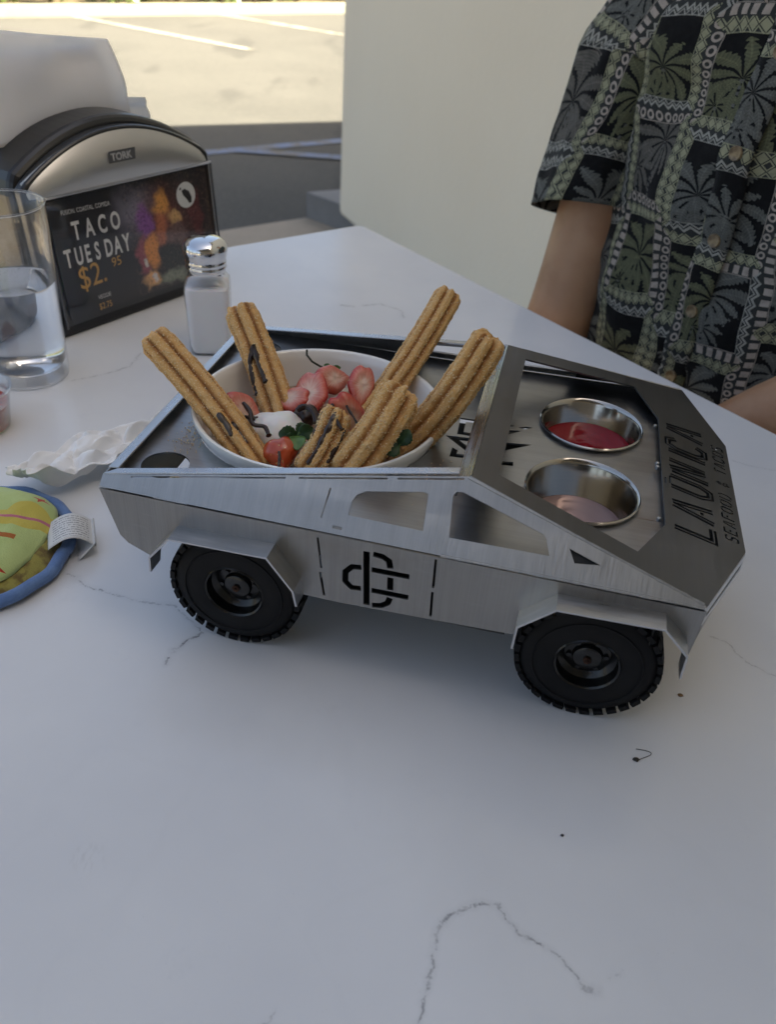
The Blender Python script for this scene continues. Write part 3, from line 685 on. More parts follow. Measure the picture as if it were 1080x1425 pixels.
CL = MT.inverted() @ CAM
def churro(a, b, r, lab, seed, choc=(), bend=.002, tipmess=.0022):
    a, b = V(a), V(b); ax = (a - b).normalized(); L_ = (a - b).length
    sd = (CL - b); sd = (sd - ax * sd.dot(ax)).normalized(); up = ax.cross(sd)
    nu, nv = 144, 80; rng = random.Random(seed)
    def surf(u, v, extra=0.):
        th = 2*PI*u; t = v
        rr = r * (1.02 + .36 * (abs(math.cos(3.5*th + .25*math.sin(t*3+seed))) ** .72 - .70) * (.95 + .22 * noise.noise(V((math.cos(th)*1.2 + seed*4, math.sin(th)*1.2, t*4))))  + .015 * math.sin(23*th + t*9))
        rr += r * .055 * nz((math.cos(th)*1.5 + seed*5, math.sin(th)*1.5, t*L_*160), 1., 3)
        rr += r * .05 * noise.noise(V((math.cos(th)*9, math.sin(th)*9, t*L_*900 + seed)))
        end = min(t, 1 - t) * L_
        if end < .004: rr *= .80 + .20 * math.sqrt(max(0, end / .004))
        c = b + ax * (t * L_ + (tipmess * nz((math.cos(th)*2+seed, math.sin(th)*2, 3), 1.2, 2) if t > .97 else 0)) + up * (bend * math.sin(t*PI) * 1.) + sd * (bend*.5*math.sin(t*PI*1.3+seed))
        return c + (sd * math.cos(th) + up * math.sin(th)) * (rr + extra)
    mb = MB(); mb.grid(lambda u, v: surf(u, v), nu, nv, wrap=True)
    # ragged ends
    for v in (0., 1.):
        base = len(mb.v); ring = [V(mb.v[(0 if v == 0 else nv) * nu + i]) for i in range(nu)]; cen = sum(ring, V()) / nu
        rings = [[(0 if v == 0 else nv) * nu + i for i in range(nu)]]
        for q, k in ((.75, .6), (.45, 1.), (.2, .8)):
            vs = [cen.lerp(p, q) + ax * (1 if v else -1) * (.0013 * k + .0018 * noise.noise(p * 400 + V((q*9, seed, 0)))) for p in ring]
            b0 = mb.add(vs, []); rings.append([b0 + i for i in range(nu)])
        for r0, r1 in zip(rings, rings[1:]):
            for i in range(nu): mb.f.append((r0[i], r0[(i+1)%nu], r1[(i+1)%nu], r1[i])); mb.m.append(0)
        mb.f.append(tuple(rings[-1])); mb.m.append(0)
    for k in range(1500):
        u, v = rng.random(), rng.random() ** .8; p = surf(u, v, .0001); s = rng.uniform(.00018, .0005)
        d = V((rng.gauss(0,1), rng.gauss(0,1), rng.gauss(0,1))).normalized() * s; q = d.orthogonal(); w_ = d.cross(q).normalized() * s
        mb.add([p + d, p + q, p + w_, p - d, p - q, p - w_], [(0,1,2),(0,2,4),(0,4,5),(0,5,1),(3,2,1),(3,4,2),(3,5,4),(3,1,5)], 1)
    nring = nu * (nv + 1)
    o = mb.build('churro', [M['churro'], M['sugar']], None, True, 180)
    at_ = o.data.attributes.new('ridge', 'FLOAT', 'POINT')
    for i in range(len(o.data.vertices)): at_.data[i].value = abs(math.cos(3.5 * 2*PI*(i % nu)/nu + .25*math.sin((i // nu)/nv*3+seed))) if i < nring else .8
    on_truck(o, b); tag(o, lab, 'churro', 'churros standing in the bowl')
    for path, rad in choc:
        d = MB(); pts = []; rr = []
        n = max(10, len(path) * 8)
        for i in range(n + 1):
            t = i / n * (len(path) - 1); j = min(int(t), len(path) - 2); f = t - j
            u = path[j][0] * (1-f) + path[j+1][0] * f + .012 * noise.noise(V((t*2, seed, rad*999))); v = path[j][1] * (1-f) + path[j+1][1] * f
            pts.append(surf(u, v, -.0008) - V(b)); rr.append(1.9 * rad * (.55 + .6 * abs(noise.noise(V((t*2.3, seed, 2))))) * (1 if 0 < i < n else .3))
        d.tube(pts, rr, 8); c = d.build('chocolate_drizzle', M['choc'], o, True)
    return o
def ext(b, a, k): b, a = V(b), V(a); return b + (b - a).normalized() * k
A_, B_ = (-.0816, .0927, .14), (-.0116, .0595, .092)
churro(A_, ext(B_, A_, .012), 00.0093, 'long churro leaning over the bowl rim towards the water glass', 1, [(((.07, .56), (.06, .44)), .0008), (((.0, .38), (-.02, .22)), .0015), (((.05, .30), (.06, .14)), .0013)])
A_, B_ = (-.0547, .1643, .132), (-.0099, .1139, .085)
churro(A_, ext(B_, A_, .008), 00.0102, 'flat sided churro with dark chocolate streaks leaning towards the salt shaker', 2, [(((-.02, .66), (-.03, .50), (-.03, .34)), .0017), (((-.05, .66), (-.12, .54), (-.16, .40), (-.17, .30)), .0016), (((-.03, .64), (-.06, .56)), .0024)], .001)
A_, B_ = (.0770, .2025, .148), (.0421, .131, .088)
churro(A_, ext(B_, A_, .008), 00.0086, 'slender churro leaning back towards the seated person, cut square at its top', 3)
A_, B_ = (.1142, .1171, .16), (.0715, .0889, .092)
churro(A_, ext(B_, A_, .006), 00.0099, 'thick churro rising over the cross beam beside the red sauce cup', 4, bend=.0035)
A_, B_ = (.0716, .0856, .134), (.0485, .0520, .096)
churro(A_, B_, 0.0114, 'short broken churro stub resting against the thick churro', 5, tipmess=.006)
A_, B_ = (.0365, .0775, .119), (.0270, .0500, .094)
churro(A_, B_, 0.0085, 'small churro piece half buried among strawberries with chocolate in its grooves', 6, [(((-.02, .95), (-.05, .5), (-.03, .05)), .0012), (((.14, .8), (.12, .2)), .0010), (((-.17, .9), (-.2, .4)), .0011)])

def berry_slice(pos, L_, W_, T_, n, roll, lab, seed, mat='berry'):
    pos = V(pos); n = V(n).normalized(); ref = V((0, 0, 1)); ey = (ref - n * ref.dot(n)).normalized(); ex = ey.cross(n)
    c, s = math.cos(roll), math.sin(roll); ex, ey = ex * c + ey * s, ey * c - ex * s
    mb = MB(); whole = mat != 'berry'; NU, NV = 48, 26; rho = []
    def outline(th):
        x, y = math.cos(th), math.sin(th)
        wd = 1 - .60 * max(0, -y) ** 1.1 + .04 * math.sin(3*th + seed) ; ln = 1 - .16 * math.exp(-(x / .28) ** 2) * (y > 0)
        return x * W_ * .95 * wd * (1 + .07 * noise.noise(V((x*1.5 + seed*3, y*1.5, 1)))), y * L_ * 1.12 * ln * (1 + .07 * noise.noise(V((x*1.5 + seed*3, y*1.5, 5))))
    def fn(u, v):
        th = 2*PI*u; ox, oy = outline(th)
        if v <= .55:                           # cut face
            r = v / .55; z = T_ * .5 * (1 - r ** 7) * (1. if not whole else 2.) - .10 * T_ * (1 - r) ** 2 * (0 if whole else 1) + .10 * T_ * noise.noise(V((ox*r*300 + seed, oy*r*300, 2)))
            if whole: z = T_ * math.sqrt(max(0, 1 - r * r))
        else:                                  # skin side
            a_ = (v - .55) / .45 * PI / 2; r = math.cos(a_) * (1 + .04 * math.sin(a_ * 2)); z = -T_ * math.sin(a_)
        rho.append(r if v <= .55 else 1.2)
        return (ox * r, oy * r, z)
    mb.grid(fn, NU, NV, wrap=True)
    o = mb.build('strawberry_slice', M[mat], None, True, 70)
    at_ = o.data.attributes.new('rho', 'FLOAT', 'POINT')
    for i, r in enumerate(rho): at_.data[i].value = r
    o.matrix_world = MT @ (Matrix.Translation(pos) @ Matrix((ex, ey, n)).transposed().to_4x4())
    return tag(o, lab, 'strawberry', 'cut strawberries in the bowl')
tocam = (CL - V((.03, .1, .1))).normalized()
berry_slice(V((-0.0244, 0.0860, 0.1020)), .0150, .0120, .006, tocam + V((.45, .3, .1)), .65, 'pale strawberry slice with chocolate behind the long leaning churro', 1)
berry_slice(V((0.0052, 0.1230, 0.1000)), .0185, .0125, .006, tocam + V((-.45, .3, .5)), .45, 'large strawberry half beside the chocolate streaked churro', 2)
berry_slice(V((0.0144, 0.1449, 0.1030)), .0130, .0105, .006, tocam + V((.2, .6, -.1)), 1.3, 'small strawberry half with green cap at the back of the bowl', 3)
berry_slice(V((0.0353, 0.1379, 0.1050)), .0135, .0100, .006, tocam + V((.6, .1, .3)), -.55, 'strawberry half at the foot of the slender churro', 4)
berry_slice(V((0.0428, 0.0835, 0.1120)), .0175, .0105, .0055, tocam + V((.35, .0, -.25)), .50, 'upright strawberry slice with chocolate edge on the small churro piece', 5)
berry_slice(V((0.0520, 0.0960, 0.1040)), .0125, .0095, .005, tocam + V((-.5, .4, .5)), -1.0, 'strawberry slice tucked behind the broken churro stub', 7)
berry_slice(V((-0.0054, 0.1192, 0.0980)), .0120, .0095, .005, tocam + V((-.6, .2, .6)), -.9, 'narrow strawberry slice against the bowl behind the cream', 8)
berry_slice(V((0.0085, 0.0596, 0.0960)), .0095, .0110, .0085, tocam + V((0, 0, .3)), .2, 'bright red whole strawberry tip under the mint leaves', 6, 'berry_skin')
def drip(path, rad, lab):
    P_ = [V(q_) for q_ in path]; b0 = P_[-1].copy(); n = 8; pts = []; rr = []
    for i in range(len(P_) - 1):
        for k in range(n):
            t = k / n; a0 = P_[max(i-1, 0)]; a1 = P_[i]; a2 = P_[i+1]; a3 = P_[min(i+2, len(P_)-1)]
            pts.append(.5 * ((2*a1) + (a2-a0)*t + (2*a0-5*a1+4*a2-a3)*t*t + (3*a1-a0-3*a2+a3)*t**3) - b0); rr.append(rad * (.75 + .5 * abs(noise.noise(V((i*3 + t*2, rad*999, 1))))))
    pts.append(V((0, 0, 0))); rr.append(rad * 1.2); rr[0] *= .4
    mb = MB(); mb.tube(pts, rr, 8); o = mb.build('chocolate_drizzle', M['choc'], None, True); o.matrix_world = MT @ Matrix.Translation(b0); return tag(o, lab, 'chocolate', 'chocolate sauce strands over the fruit')
drip([(-0.0226, 0.0824, 0.1120), (-0.0158, 0.0759, 0.1100), (-0.0115, 0.0688, 0.1070), (-0.0048, 0.0695, 0.1060), (-0.0004, 0.0643, 0.1040)], .0015, 'chocolate strand running off the pale strawberry slice onto the cream')
drip([(0.0333, 0.0824, 0.1240), (0.0335, 0.0775, 0.1220), (0.0386, 0.0675, 0.1200), (0.0433, 0.0628, 0.1170)], .0013, 'chocolate strand along the edge of the upright strawberry slice')
drip([(0.0371, 0.0873, 0.1240), (0.0416, 0.0804, 0.1210), (0.0492, 0.0714, 0.1180), (0.0497, 0.0671, 0.1140)], .0009, 'thin chocolate strand across the upright strawberry slice')
drip([(0.0133, 0.0427, 0.1090), (0.0145, 0.0402, 0.1070), (0.0154, 0.0363, 0.1040)], .0010, 'short chocolate streak on the red strawberry tip')
drip([(0.0078, 0.0896, 0.1080), (0.0121, 0.0928, 0.1100), (0.0179, 0.0912, 0.1080), (0.0210, 0.0871, 0.1040)], .0022, 'thick chocolate smear below the large strawberry half')
# cream and bits
def blob(name, pos, r, mat, lab, cat, seed, sq=(1, 1, .7), amp=.25, fr=1.6):
    mb = MB(); mb.grid(lambda u, v: tuple(V((math.sin(PI*v)*math.cos(2*PI*u)*sq[0], math.sin(PI*v)*math.sin(2*PI*u)*sq[1], math.cos(PI*v)*sq[2])) * r * (1 + amp * nz((math.sin(PI*v)*math.cos(2*PI*u)*fr + seed, math.sin(PI*v)*math.sin(2*PI*u)*fr, math.cos(PI*v)*fr), 1., 3))), 40, 20, wrap=True)
    o = mb.build(name, mat, None, True, 180); o.matrix_world = MT @ Matrix.Translation(pos); return tag(o, lab, cat)
blob('whipped_cream', V((-0.0025, 0.0846, 0.0920)), .0165, M['cream'], 'dollop of white whipped cream between two churros', 'cream', 3, (1.15, 1.05, .85), .13, 1.3)
def filler():
    g = G('melting ice cream and crumbs'); c = g.coord(); n = g.noise(c, 90., 4.)
    g.set(color=g.mix(n.step(.42, .6), (.62, .52, .40), (.24, .10, .05)), rough=.3, sss=.2, ssss=.003); g.bump(g.noise(c, 300., 4.), .5, .002); return g.mat
M['filler'] = filler()
mb = MB(); mb.grid(lambda u, v: (BOWL[0] + math.cos(2*PI*u)*.0655*v, BOWL[1] + math.sin(2*PI*u)*.0655*v, .0845 + .005*(1-v*v) + .004*nz((math.cos(2*PI*u)*v*3, math.sin(2*PI*u)*v*3, 2), 1., 3)*(1-v**4)), 64, 24, wrap=True)
o = mb.build('ice_cream', M['filler'], None, True, 180); on_truck(o, (BOWL[0], BOWL[1], .0765)); tag(o, 'melting ice cream with crumbs filling the bottom of the bowl', 'ice cream')
blob('chocolate_chunk', V((0.0096, 0.1033, 0.0980)), .0072, M['choc'], 'glossy lump of chocolate sauce beside the large strawberry half', 'chocolate', 8, (1.1, 1, .9), .22, 1.6)
blob('chocolate_chunk', V((-0.0176, 0.0830, 0.0980)), .0048, M['choc'], 'small chocolate drip on the cream by the long churro', 'chocolate', 5, (1.3, .8, 1.), .4, 2.)
def leafm(pos, L_, W_, d, n, mat, parent):
    d = V(d).normalized(); n = V(n); n = (n - d * n.dot(d)).normalized(); q = d.cross(n); mb = MB()
    def fn(u, v):
        t = u; wv = math.sin(PI * min(1, t * .96 + .02)) ** .75 * W_ * (v - .5) * 2
        return tuple(V(pos) + d * (t * L_) + q * wv * (1 + .07 * math.sin(t*34)) + n * (.22 * abs(wv) + L_ * .18 * math.sin(t * 2.6)))
    mb.grid(fn, 20, 8); o = mb.build('leaf', mat, parent, True, 180)
    m = o.modifiers.new('thick', 'SOLIDIFY'); m.thickness = .0004
def sprig(pos, leaves, lab):
    root = tag(empty('mint_sprig', MT @ V(pos), PSI), lab, 'mint', 'mint garnish in the bowl')
    for L_, W_, d, n, mt in leaves: leafm((0, 0, 0), L_, W_, d, n, M[mt], root)
    mb = MB(); mb.tube([(0, 0, -.006), (0, 0, 0), (.001, .001, .002)], .0006, 6); mb.build('stalk', M['mint_lt'], root)
sprig(V((0.0146, 0.0712, 0.1030)), [(.011, .0052, (-1, -.3, .1), tocam, 'mint'), (.010, .0048, (.7, .6, .2), tocam, 'mint'), (.013, .0050, (.3, -1, -.25), tocam, 'mint_lt'), (.009, .0040, (.2, .8, .3), tocam, 'mint'), (.009, .0036, (-.8, -.8, -.3), tocam, 'mint')], 'mint sprig on the cream above the red strawberry tip')
sprig(V((0.0756, 0.0664, 0.1110)), [(.0105, .0045, (.35, .45, .75), tocam, 'mint'), (.0095, .0045, (-.75, -.5, -.35), tocam, 'mint'), (.006, .0020, (-.6, .2, .3), tocam, 'mint_lt')], 'mint sprig hanging on the bowl rim by the thick churro')
sprig(V((0.0096, 0.1595, 0.1030)), [(.006, .002, (-1, .2, .2), tocam, 'mint_lt'), (.006, .002, (1, .2, .2), tocam, 'mint_lt'), (.005, .002, (.3, -.6, .4), tocam, 'mint_lt')], 'tiny green leaves capping the strawberry at the back')
mb = MB(); pts = [V((-0.0088, 0.1627, 0.1120)), V((-0.0078, 0.1595, 0.1100)), V((-0.0036, 0.1574, 0.1070)), V((0.0021, 0.1580, 0.1040)), V((0.0054, 0.1622, 0.1010))]; b0 = pts[-1].copy(); mb.tube([p - b0 for p in pts], .0007, 8)
o = mb.build('curled_twig', plain('dark stem', (.02, .025, .012), .5), None, True); o.matrix_world = MT @ Matrix.Translation(b0); tag(o, 'thin dark curled stem rising at the back of the bowl', 'stem')
# spilt sugar on tray and beam
mb = MB(); rng = random.Random(3)
def grains(cx, cy, cz, sx, sy, n):
    for k in range(n):
        p = V((cx + rng.gauss(0, sx), cy + rng.gauss(0, sy), cz)); s = rng.uniform(.0002, .0005)
        d = V((rng.gauss(0,1), rng.gauss(0,1), rng.gauss(0,1))).normalized() * s; q = d.orthogonal(); w_ = d.cross(q).normalized() * s
        mb.add([p + d, p + q, p + w_, p - d, p - q, p - w_], [(0,1,2),(0,2,4),(0,4,5),(0,5,1),(3,2,1),(3,4,2),(3,5,4),(3,1,5)])
grains(-.046, .062, TZ + .0003, .006, .009, 150); grains(.1165, .150, .1232, .0012, .0022, 55); grains(.095, .06, TZ + .0003, .006, .01, 60); grains(-.0375, .0185, TZ + .0003, .002, .0012, 50)
o = mb.build('sugar_grains', M['sugar']); o.matrix_world = MT; tag(o, 'spilt cinnamon sugar grains on the steel tray', 'sugar', kind='stuff')
# ------------------------------------------------------------------ napkin dispenser
def text_mesh(txt, size, fn, mat, name, parent, sx=1., bold=0.):
    cu = bpy.data.curves.new('t', 'FONT'); cu.body = txt; cu.size = size; cu.offset = bold; cu.resolution_u = 3
    to = bpy.data.objects.new('t', cu); col.objects.link(to)
    dg = bpy.context.evaluated_depsgraph_get(); me = bpy.data.meshes.new_from_object(to.evaluated_get(dg))
    bpy.data.objects.remove(to)
    for v in me.vertices: v.co = V(fn(v.co.x * sx, v.co.y))
    me.materials.clear(); me.materials.append(mat)
    me.name = name
    return obj(name, me, None, parent)
disp = tag(empty('napkin_dispenser', (-.3194, .7274, 0), math.atan2(.829, .5592)), 'black and silver napkin dispenser with a taco advert on its front', 'napkin dispenser')
TL5 = math.tan(math.radians(5))
def DV(x, y, z): return (x, y + z * TL5, z)
arch = lambda x: .1440 + .036 * (1 - ((x - .1) / .108) ** 2)
loop = [(-.010, 0), (-.012, .06), (-.012, .128), (-.008, .140)] + [(x, arch(x)) for x in [(-.004 + .208 * i / 24) for i in range(25)]] + [(.208, .140), (.212, .128), (.212, .06), (.210, 0)]
M['disp_black'] = plain('black dispenser plastic', (.012, .012, .013), .28)
g = G('brushed silver plastic'); n_ = g.noise(g.map(g.coord(), (6, 6, 200)), 1., 3.); g.set(color=(.50, .49, .47), metal=.85, rough=(n_ * .1 + .34)); M['disp_silver'] = g.mat
mb = MB(); mb.prism(loop, lambda p, k: DV(p[0], .012 + .096 * k, p[1])); o = mb.build('housing', M['disp_black'], disp); m = o.modifiers.new('bevel', 'BEVEL'); m.width = .009; m.segments = 4; m.limit_method = 'ANGLE'
mb = MB(); mb.prism([(-.008, 0)] + [(-.009, .135)] + [(x, arch(x) - .007) for x in [(-.002 + .204 * i / 24) for i in range(25)]] + [(.209, .135), (.208, 0)], lambda p, k: DV(p[0], .0125 * k, p[1])); o = mb.build('front_frame', M['disp_black'], disp); m = o.modifiers.new('bevel', 'BEVEL'); m.width = .003; m.segments = 3; m.limit_method = 'ANGLE'
mb = MB(); mb.grid(lambda u, v: DV(-.004 + .206 * u, -.0012 - .011 * math.sin(PI * min(1, v * .8 + .1)) * math.sin(PI * u) ** .6 + .008 * v, .1275 + (arch(-.002 + .202 * u) - .009 - .1275) * v), 40, 14); o = mb.build('silver_fascia', M['disp_silver'], disp, True, 180); m = o.modifiers.new('thick', 'SOLIDIFY'); m.thickness = .002; m.offset = 1
def advert():
    g = G('printed taco advert'); x, y, z = g.sep(g.coord()); y = z
    wv = g.noise(g.coord(), 60., 4., color=True); wx, wy, wz = g.sep(wv); X = x + (wx - .5) * .022; Y = y + (wy - .5) * .022
    cc = g.mix(((x - .03) * 9.).clamp() * .8, (.012, .012, .014), (.035, .024, .024))
    def spot(cx, cy, rx, ry, c, k=1., soft=.55):
        nonlocal cc
        dx = (X - cx) / rx; dy = (Y - cy) / ry; r = (dx * dx + dy * dy)._m('SQRT')
        cc = g.mix((r * -1. + 1.).step(0., soft) * k, cc, c)
    spot(.105, .095, .040, .035, (0.304, 0.285, 0.361), .8, 1.); spot(.138, .080, .045, .050, (0.190, 0.048, 0.042), .9, .9)
    spot(.112, .085, .013, .022, (0.304, 0.114, 0.380), .9); spot(.137, .097, .015, .016, (0.798, 0.361, 0.095)); spot(.132, .074, .013, .022, (0.570, 0.190, 0.095), .9)
    spot(.152, .082, .012, .009, (0.760, 0.456, 0.190), .9); spot(.150, .065, .018, .017, (0.190, 0.114, 0.104), .9); spot(.140, .045, .026, .018, (0.023, 0.027, 0.023), .95)
    spot(.106, .052, .010, .026, (0.380, 0.085, 0.114), .9); spot(.118, .055, .010, .022, (0.798, 0.304, 0.067)); spot(.112, .030, .014, .010, (0.850, 0.456, 0.190)); spot(.108, .045, .004, .005, (0.850, 0.850, 0.760), .8); spot(.115, .030, .005, .005, (0.850, 0.850, 0.850), .8)
    spot(.140, .026, .024, .010, (0.323, 0.361, 0.266), .8); spot(.180, .080, .014, .030, (0.171, 0.038, 0.038), .7)
    dt = g.noise(g.coord(), 420., 4., .7); cc = g.mix(dt.step(.52, .72) * (x - .092).gt(0.) * .35, cc, (.45, .30, .20)); cc = g.mix(dt.step(.52, .35) * (x - .092).gt(0.) * .5, cc, (.02, .015, .015))
    g.set(color=cc, rough=.35, coat=.5, coatr=.08); return g.mat
mb = MB(); mb.box((.010, -.0018, .016), (.200, -.0008, .1235)); o = mb.build('advert_card', advert(), disp)
for v in o.data.vertices: v.co = V(DV(*v.co))
M['print_white'] = plain('white print', (.74, .73, .71), .4); M['print_gold'] = plain('gold print', (.62, .34, .09), .4); M['print_black'] = plain('black print', (.02, .015, .015), .4)
def ad(txt, x, z, size, sx, mat, name='print', bold=0., slope=0., y=-.0021): return text_mesh(txt, size, lambda a, b: DV(x + a, y, z + b + slope * a), mat, name, disp, sx, bold)
ad('FUSION. COASTAL. COMIDA', .0230, .1095, .0058, .72, M['print_white'], slope=-.02)
for i, ch in enumerate('TACO'): ad(ch, .0310 + i * .0142, .0862, .0225, .62, M['print_white'], bold=.0006)
for i, ch in enumerate('TUESDAY'): ad(ch, .0170 + i * .01115, .0637, .0225, .56, M['print_white'], bold=.0006)
ad('$2.', .0265, .0405, .0300, .86, M['print_gold'], slope=.04); ad('95', .0665, .0525, .0125, .95, M['print_gold'], slope=.04)
ad('VEGGIE', .0440, .0268, .0056, .8, M['print_white']); ad('$2.75', .0430, .0168, .0085, .8, M['print_gold'])
mb = MB(); mb.add([DV(.1699 + .0125 * math.cos(a * PI / 16), -.0022, .1005 + .0125 * math.sin(a * PI / 16)) for a in range(32)], [tuple(range(32))]); mb.build('print', plain('badge white', (.7, .7, .68), .4), disp)
mb = MB()
ch_ = [(-.0052, .0050), (-.001, .0062), (.0045, .0030), (.0070, -.0030), (.0062, -.0082), (.0030, -.0085), (.0002, -.0040), (-.0038, .0004)]
mb.add([DV(.1699 + x, -.0024, .1005 + z) for x, z in ch_], [tuple(range(len(ch_)))]); mb.add([DV(.1699 + x, -.0024, .1005 + z) for x, z in ((-.008, .0058), (-.0056, .0062), (-.0050, .0076), (-.0072, .0082))], [(0, 1, 2, 3)]); mb.build('print', M['print_black'], disp)
# clear cover over the card with a bright rolled lip
g = G('clear acrylic sheet'); tr = g.new('ShaderNodeBsdfTransparent'); gl = g.new('ShaderNodeBsdfGlossy'); gl.inputs['Roughness'].default_value = .06; lw = g.new('ShaderNodeLayerWeight'); lw.inputs[0].default_value = .5; fr = ((S(g, lw.outputs['Facing']) ** 3.) * .85 + .055).o.node; mx = g.new('ShaderNodeMixShader')
g.nt.links.new(fr.outputs[0], mx.inputs[0]); g.nt.links.new(tr.outputs[0], mx.inputs[1]); g.nt.links.new(gl.outputs[0], mx.inputs[2]); g.nt.links.new(mx.outputs[0], g.out.inputs[0]); M['acrylic'] = g.mat
mb = MB(); mb.add([DV(.004, -.0042, .012), DV(.206, -.0042, .012), DV(.206, -.0042, .1262), DV(.004, -.0042, .1262)], [(0, 1, 2, 3)]); mb.build('clear_cover', M['acrylic'], disp)
M['lip'] = plain('clear plastic edge', (.45, .45, .47), .12, spec=.8)
mb = MB(); mb.tube([DV(.003, -.0036, .1265), DV(.207, -.0036, .1265)], .0014, 8); mb.build('cover_lip', M['lip'], disp, True)
M['lip_dark'] = plain('smoked plastic edge', (.06, .06, .065), .12, spec=.8)
mb = MB(); mb.tube([DV(.004, -.0036, .1262), DV(.004, -.0036, .010)], .0013, 8); mb.build('cover_edge', M['lip_dark'], disp, True)
mb = MB(); mb.tube([DV(.2065, -.0036, .1262), DV(.2065, -.0036, .010)], .0013, 8); mb.build('cover_edge', M['lip_dark'], disp, True)
# maker's plaque
def fas(x, z, d): return DV(x, -.0052 - d, z)
mb = MB(); pl_ = [(.0782, .1462), (.1080, .1462), (.1094, .1562), (.0796, .1562)]; mb.prism(pl_, lambda p, k: fas(p[0], p[1], .0052 + .0006 * (1 - k))); mb.build('plaque', plain('dark grey plaque', (.16, .16, .16), .35, .6), disp)
text_mesh('TORK', .0088, lambda a, b: fas(.0808 + a, .1482 + b, .0062), plain('pale plaque print', (.42, .42, .42), .4), 'print', disp, .98, .0003)
# paper standing in the slot
def paper():
    g = G('white tissue paper'); c = g.coord(); f = g.noise(c, 500., 2.)
    g.set(color=(.88, .87, .87), rough=.9, spec=.15); g.bump(f, .15, .0004)
    tl = g.new('ShaderNodeBsdfTranslucent'); tl.inputs[0].default_value = (.92, .91, .91, 1); mx = g.new('ShaderNodeMixShader'); mx.inputs[0].default_value = .6
    g.nt.links.new(g.b.outputs[0], mx.inputs[1]); g.nt.links.new(tl.outputs[0], mx.inputs[2]); g.nt.links.new(mx.outputs[0], g.out.inputs[0]); return g.mat
M['paper'] = paper()
M['paper_dense'] = G('creased white napkin').set(color=(.88, .875, .87), rough=.9, spec=.15).mat
nap_root = tag(empty('paper_napkin', (-.3194, .7274, 0), math.atan2(.829, .5592)), 'white paper napkins pulled up out of the dispenser slot', 'napkin')
def sheet(x0, x1, top, yb, seed, nm='napkin_sheet', tilt=0.):
    mb = MB()
    def fn(u, v):
        x = x0 + (x1 - x0) * u; zt = top(u); z = .158 + (zt - .158) * v
        yy = yb + .009 * math.sin(u * 7 + seed) * v + .010 * nz((u * 2.2 + seed, v * 1.5, 0), 1., 2) * v - .012 * v * v * math.cos(u * 3 + seed) + tilt * v + .004 * v * abs(((u * 3.1 + v * 1.3 + seed) % 2) - 1) + .003 * v * abs(((u * -2.2 + v * 2.3 + seed * 2) % 2) - 1)
        return DV(x + .006 * v * math.sin(seed + v * 2), yy, z)
    mb.grid(fn, 40, 22); o = mb.build(nm, M['paper'], nap_root, True, 180); m = o.modifiers.new('thick', 'SOLIDIFY'); m.thickness = .0004; return o
sheet(-.005, .161, lambda u: .252 - .021 * u, .052, 1.0)
sheet(.01, .188, lambda u: (.232 if u < .80 else .1865) - .006 * u, .058, 2.3)


# ------------------------------------------------------------------ salt shaker
salt = tag(empty('salt_shaker', (-.1795, .7310, 0), math.radians(8)), 'square glass salt shaker with a chrome screw cap', 'salt shaker')
def thin_glass(name, tint=(1, 1, 1), rough=.0, ior=1.45):
    return G(name).set(color=tint, rough=rough, trans=1., ior=ior).mat
M['glass'] = thin_glass('clear glass', (.97, .98, .98)); M['water'] = thin_glass('water', (.98, .99, 1.), 0., 1.33)
def sq_section(h, r, z, n=6): return [(*p, z) for p in rounded([(-h, -h), (h, -h), (h, h), (-h, h)], r, n)]
def loft(sections, mb, cap=True):
    n = len(sections[0]); b = mb.add([p for s in sections for p in s], [])
    for i in range(len(sections) - 1):
        for k in range(n): mb.f.append((b+i*n+k, b+i*n+(k+1)%n, b+(i+1)*n+(k+1)%n, b+(i+1)*n+k)); mb.m.append(0)
    if cap: mb.f.append(tuple(b + k for k in reversed(range(n)))); mb.m.append(0); mb.f.append(tuple(b + (len(sections)-1)*n + k for k in range(n))); mb.m.append(0)
h = .0190
mb = MB(); loft([sq_section(h*.86, .006, 0), sq_section(h*.93, .006, .001), sq_section(h, .006, .008), sq_section(h*1.06, .006, .062), sq_section(h*1.04, .008, .067), sq_section(h*.95, .012, .0705), sq_section(h*.82, .0130, .0725), sq_section(h*.80, .0145, .079)], mb); 
o = mb.build('glass_body', M['acrylic'], salt, True, 50)
g = G('table salt'); g.set(color=(.82, .81, .82), rough=.9, sss=.2, ssss=.003); g.bump(g.noise(g.coord(), 1500., 2.), .4, .0005); M['salt'] = g.mat
mb = MB(); loft([sq_section(h*.825, .006, .0020), sq_section(h*.945, .006, .009), sq_section(h*1.005, .006, .061), sq_section(h*.985, .008, .0640)], mb); mb.build('salt', M['salt'], salt, True, 50)
M['chrome'] = plain('chrome', (.72, .72, .73), .09, 1.)
mb = MB(); mb.lathe([(.0170, .0765), (.0172, .0790), (.0180, .0795), (.0184, .0805), (.0180, .0818), (.0176, .0830), (.0184, .0842), (.0184, .0856), (.0177, .0870), (.0186, .0895), (.0196, .0935), (.0199, .0965), (.0195, .0990), (.0180, .1020), (.0145, .1045), (.008, .1056), (0, .1060)], 48); mb.build('cap', M['chrome'], salt, True, 60)
for k in range(9):
    a = 2*PI*k/8; r_ = .0085 if k < 8 else 0; mb = MB(); mb.lathe([(0, .10635), (.0010, .1063), (.0010, .1045)], 10, (r_*math.cos(a), r_*math.sin(a), -.0002 if k == 8 else -.0009)); mb.build('pour_hole', M['print_black'], salt)

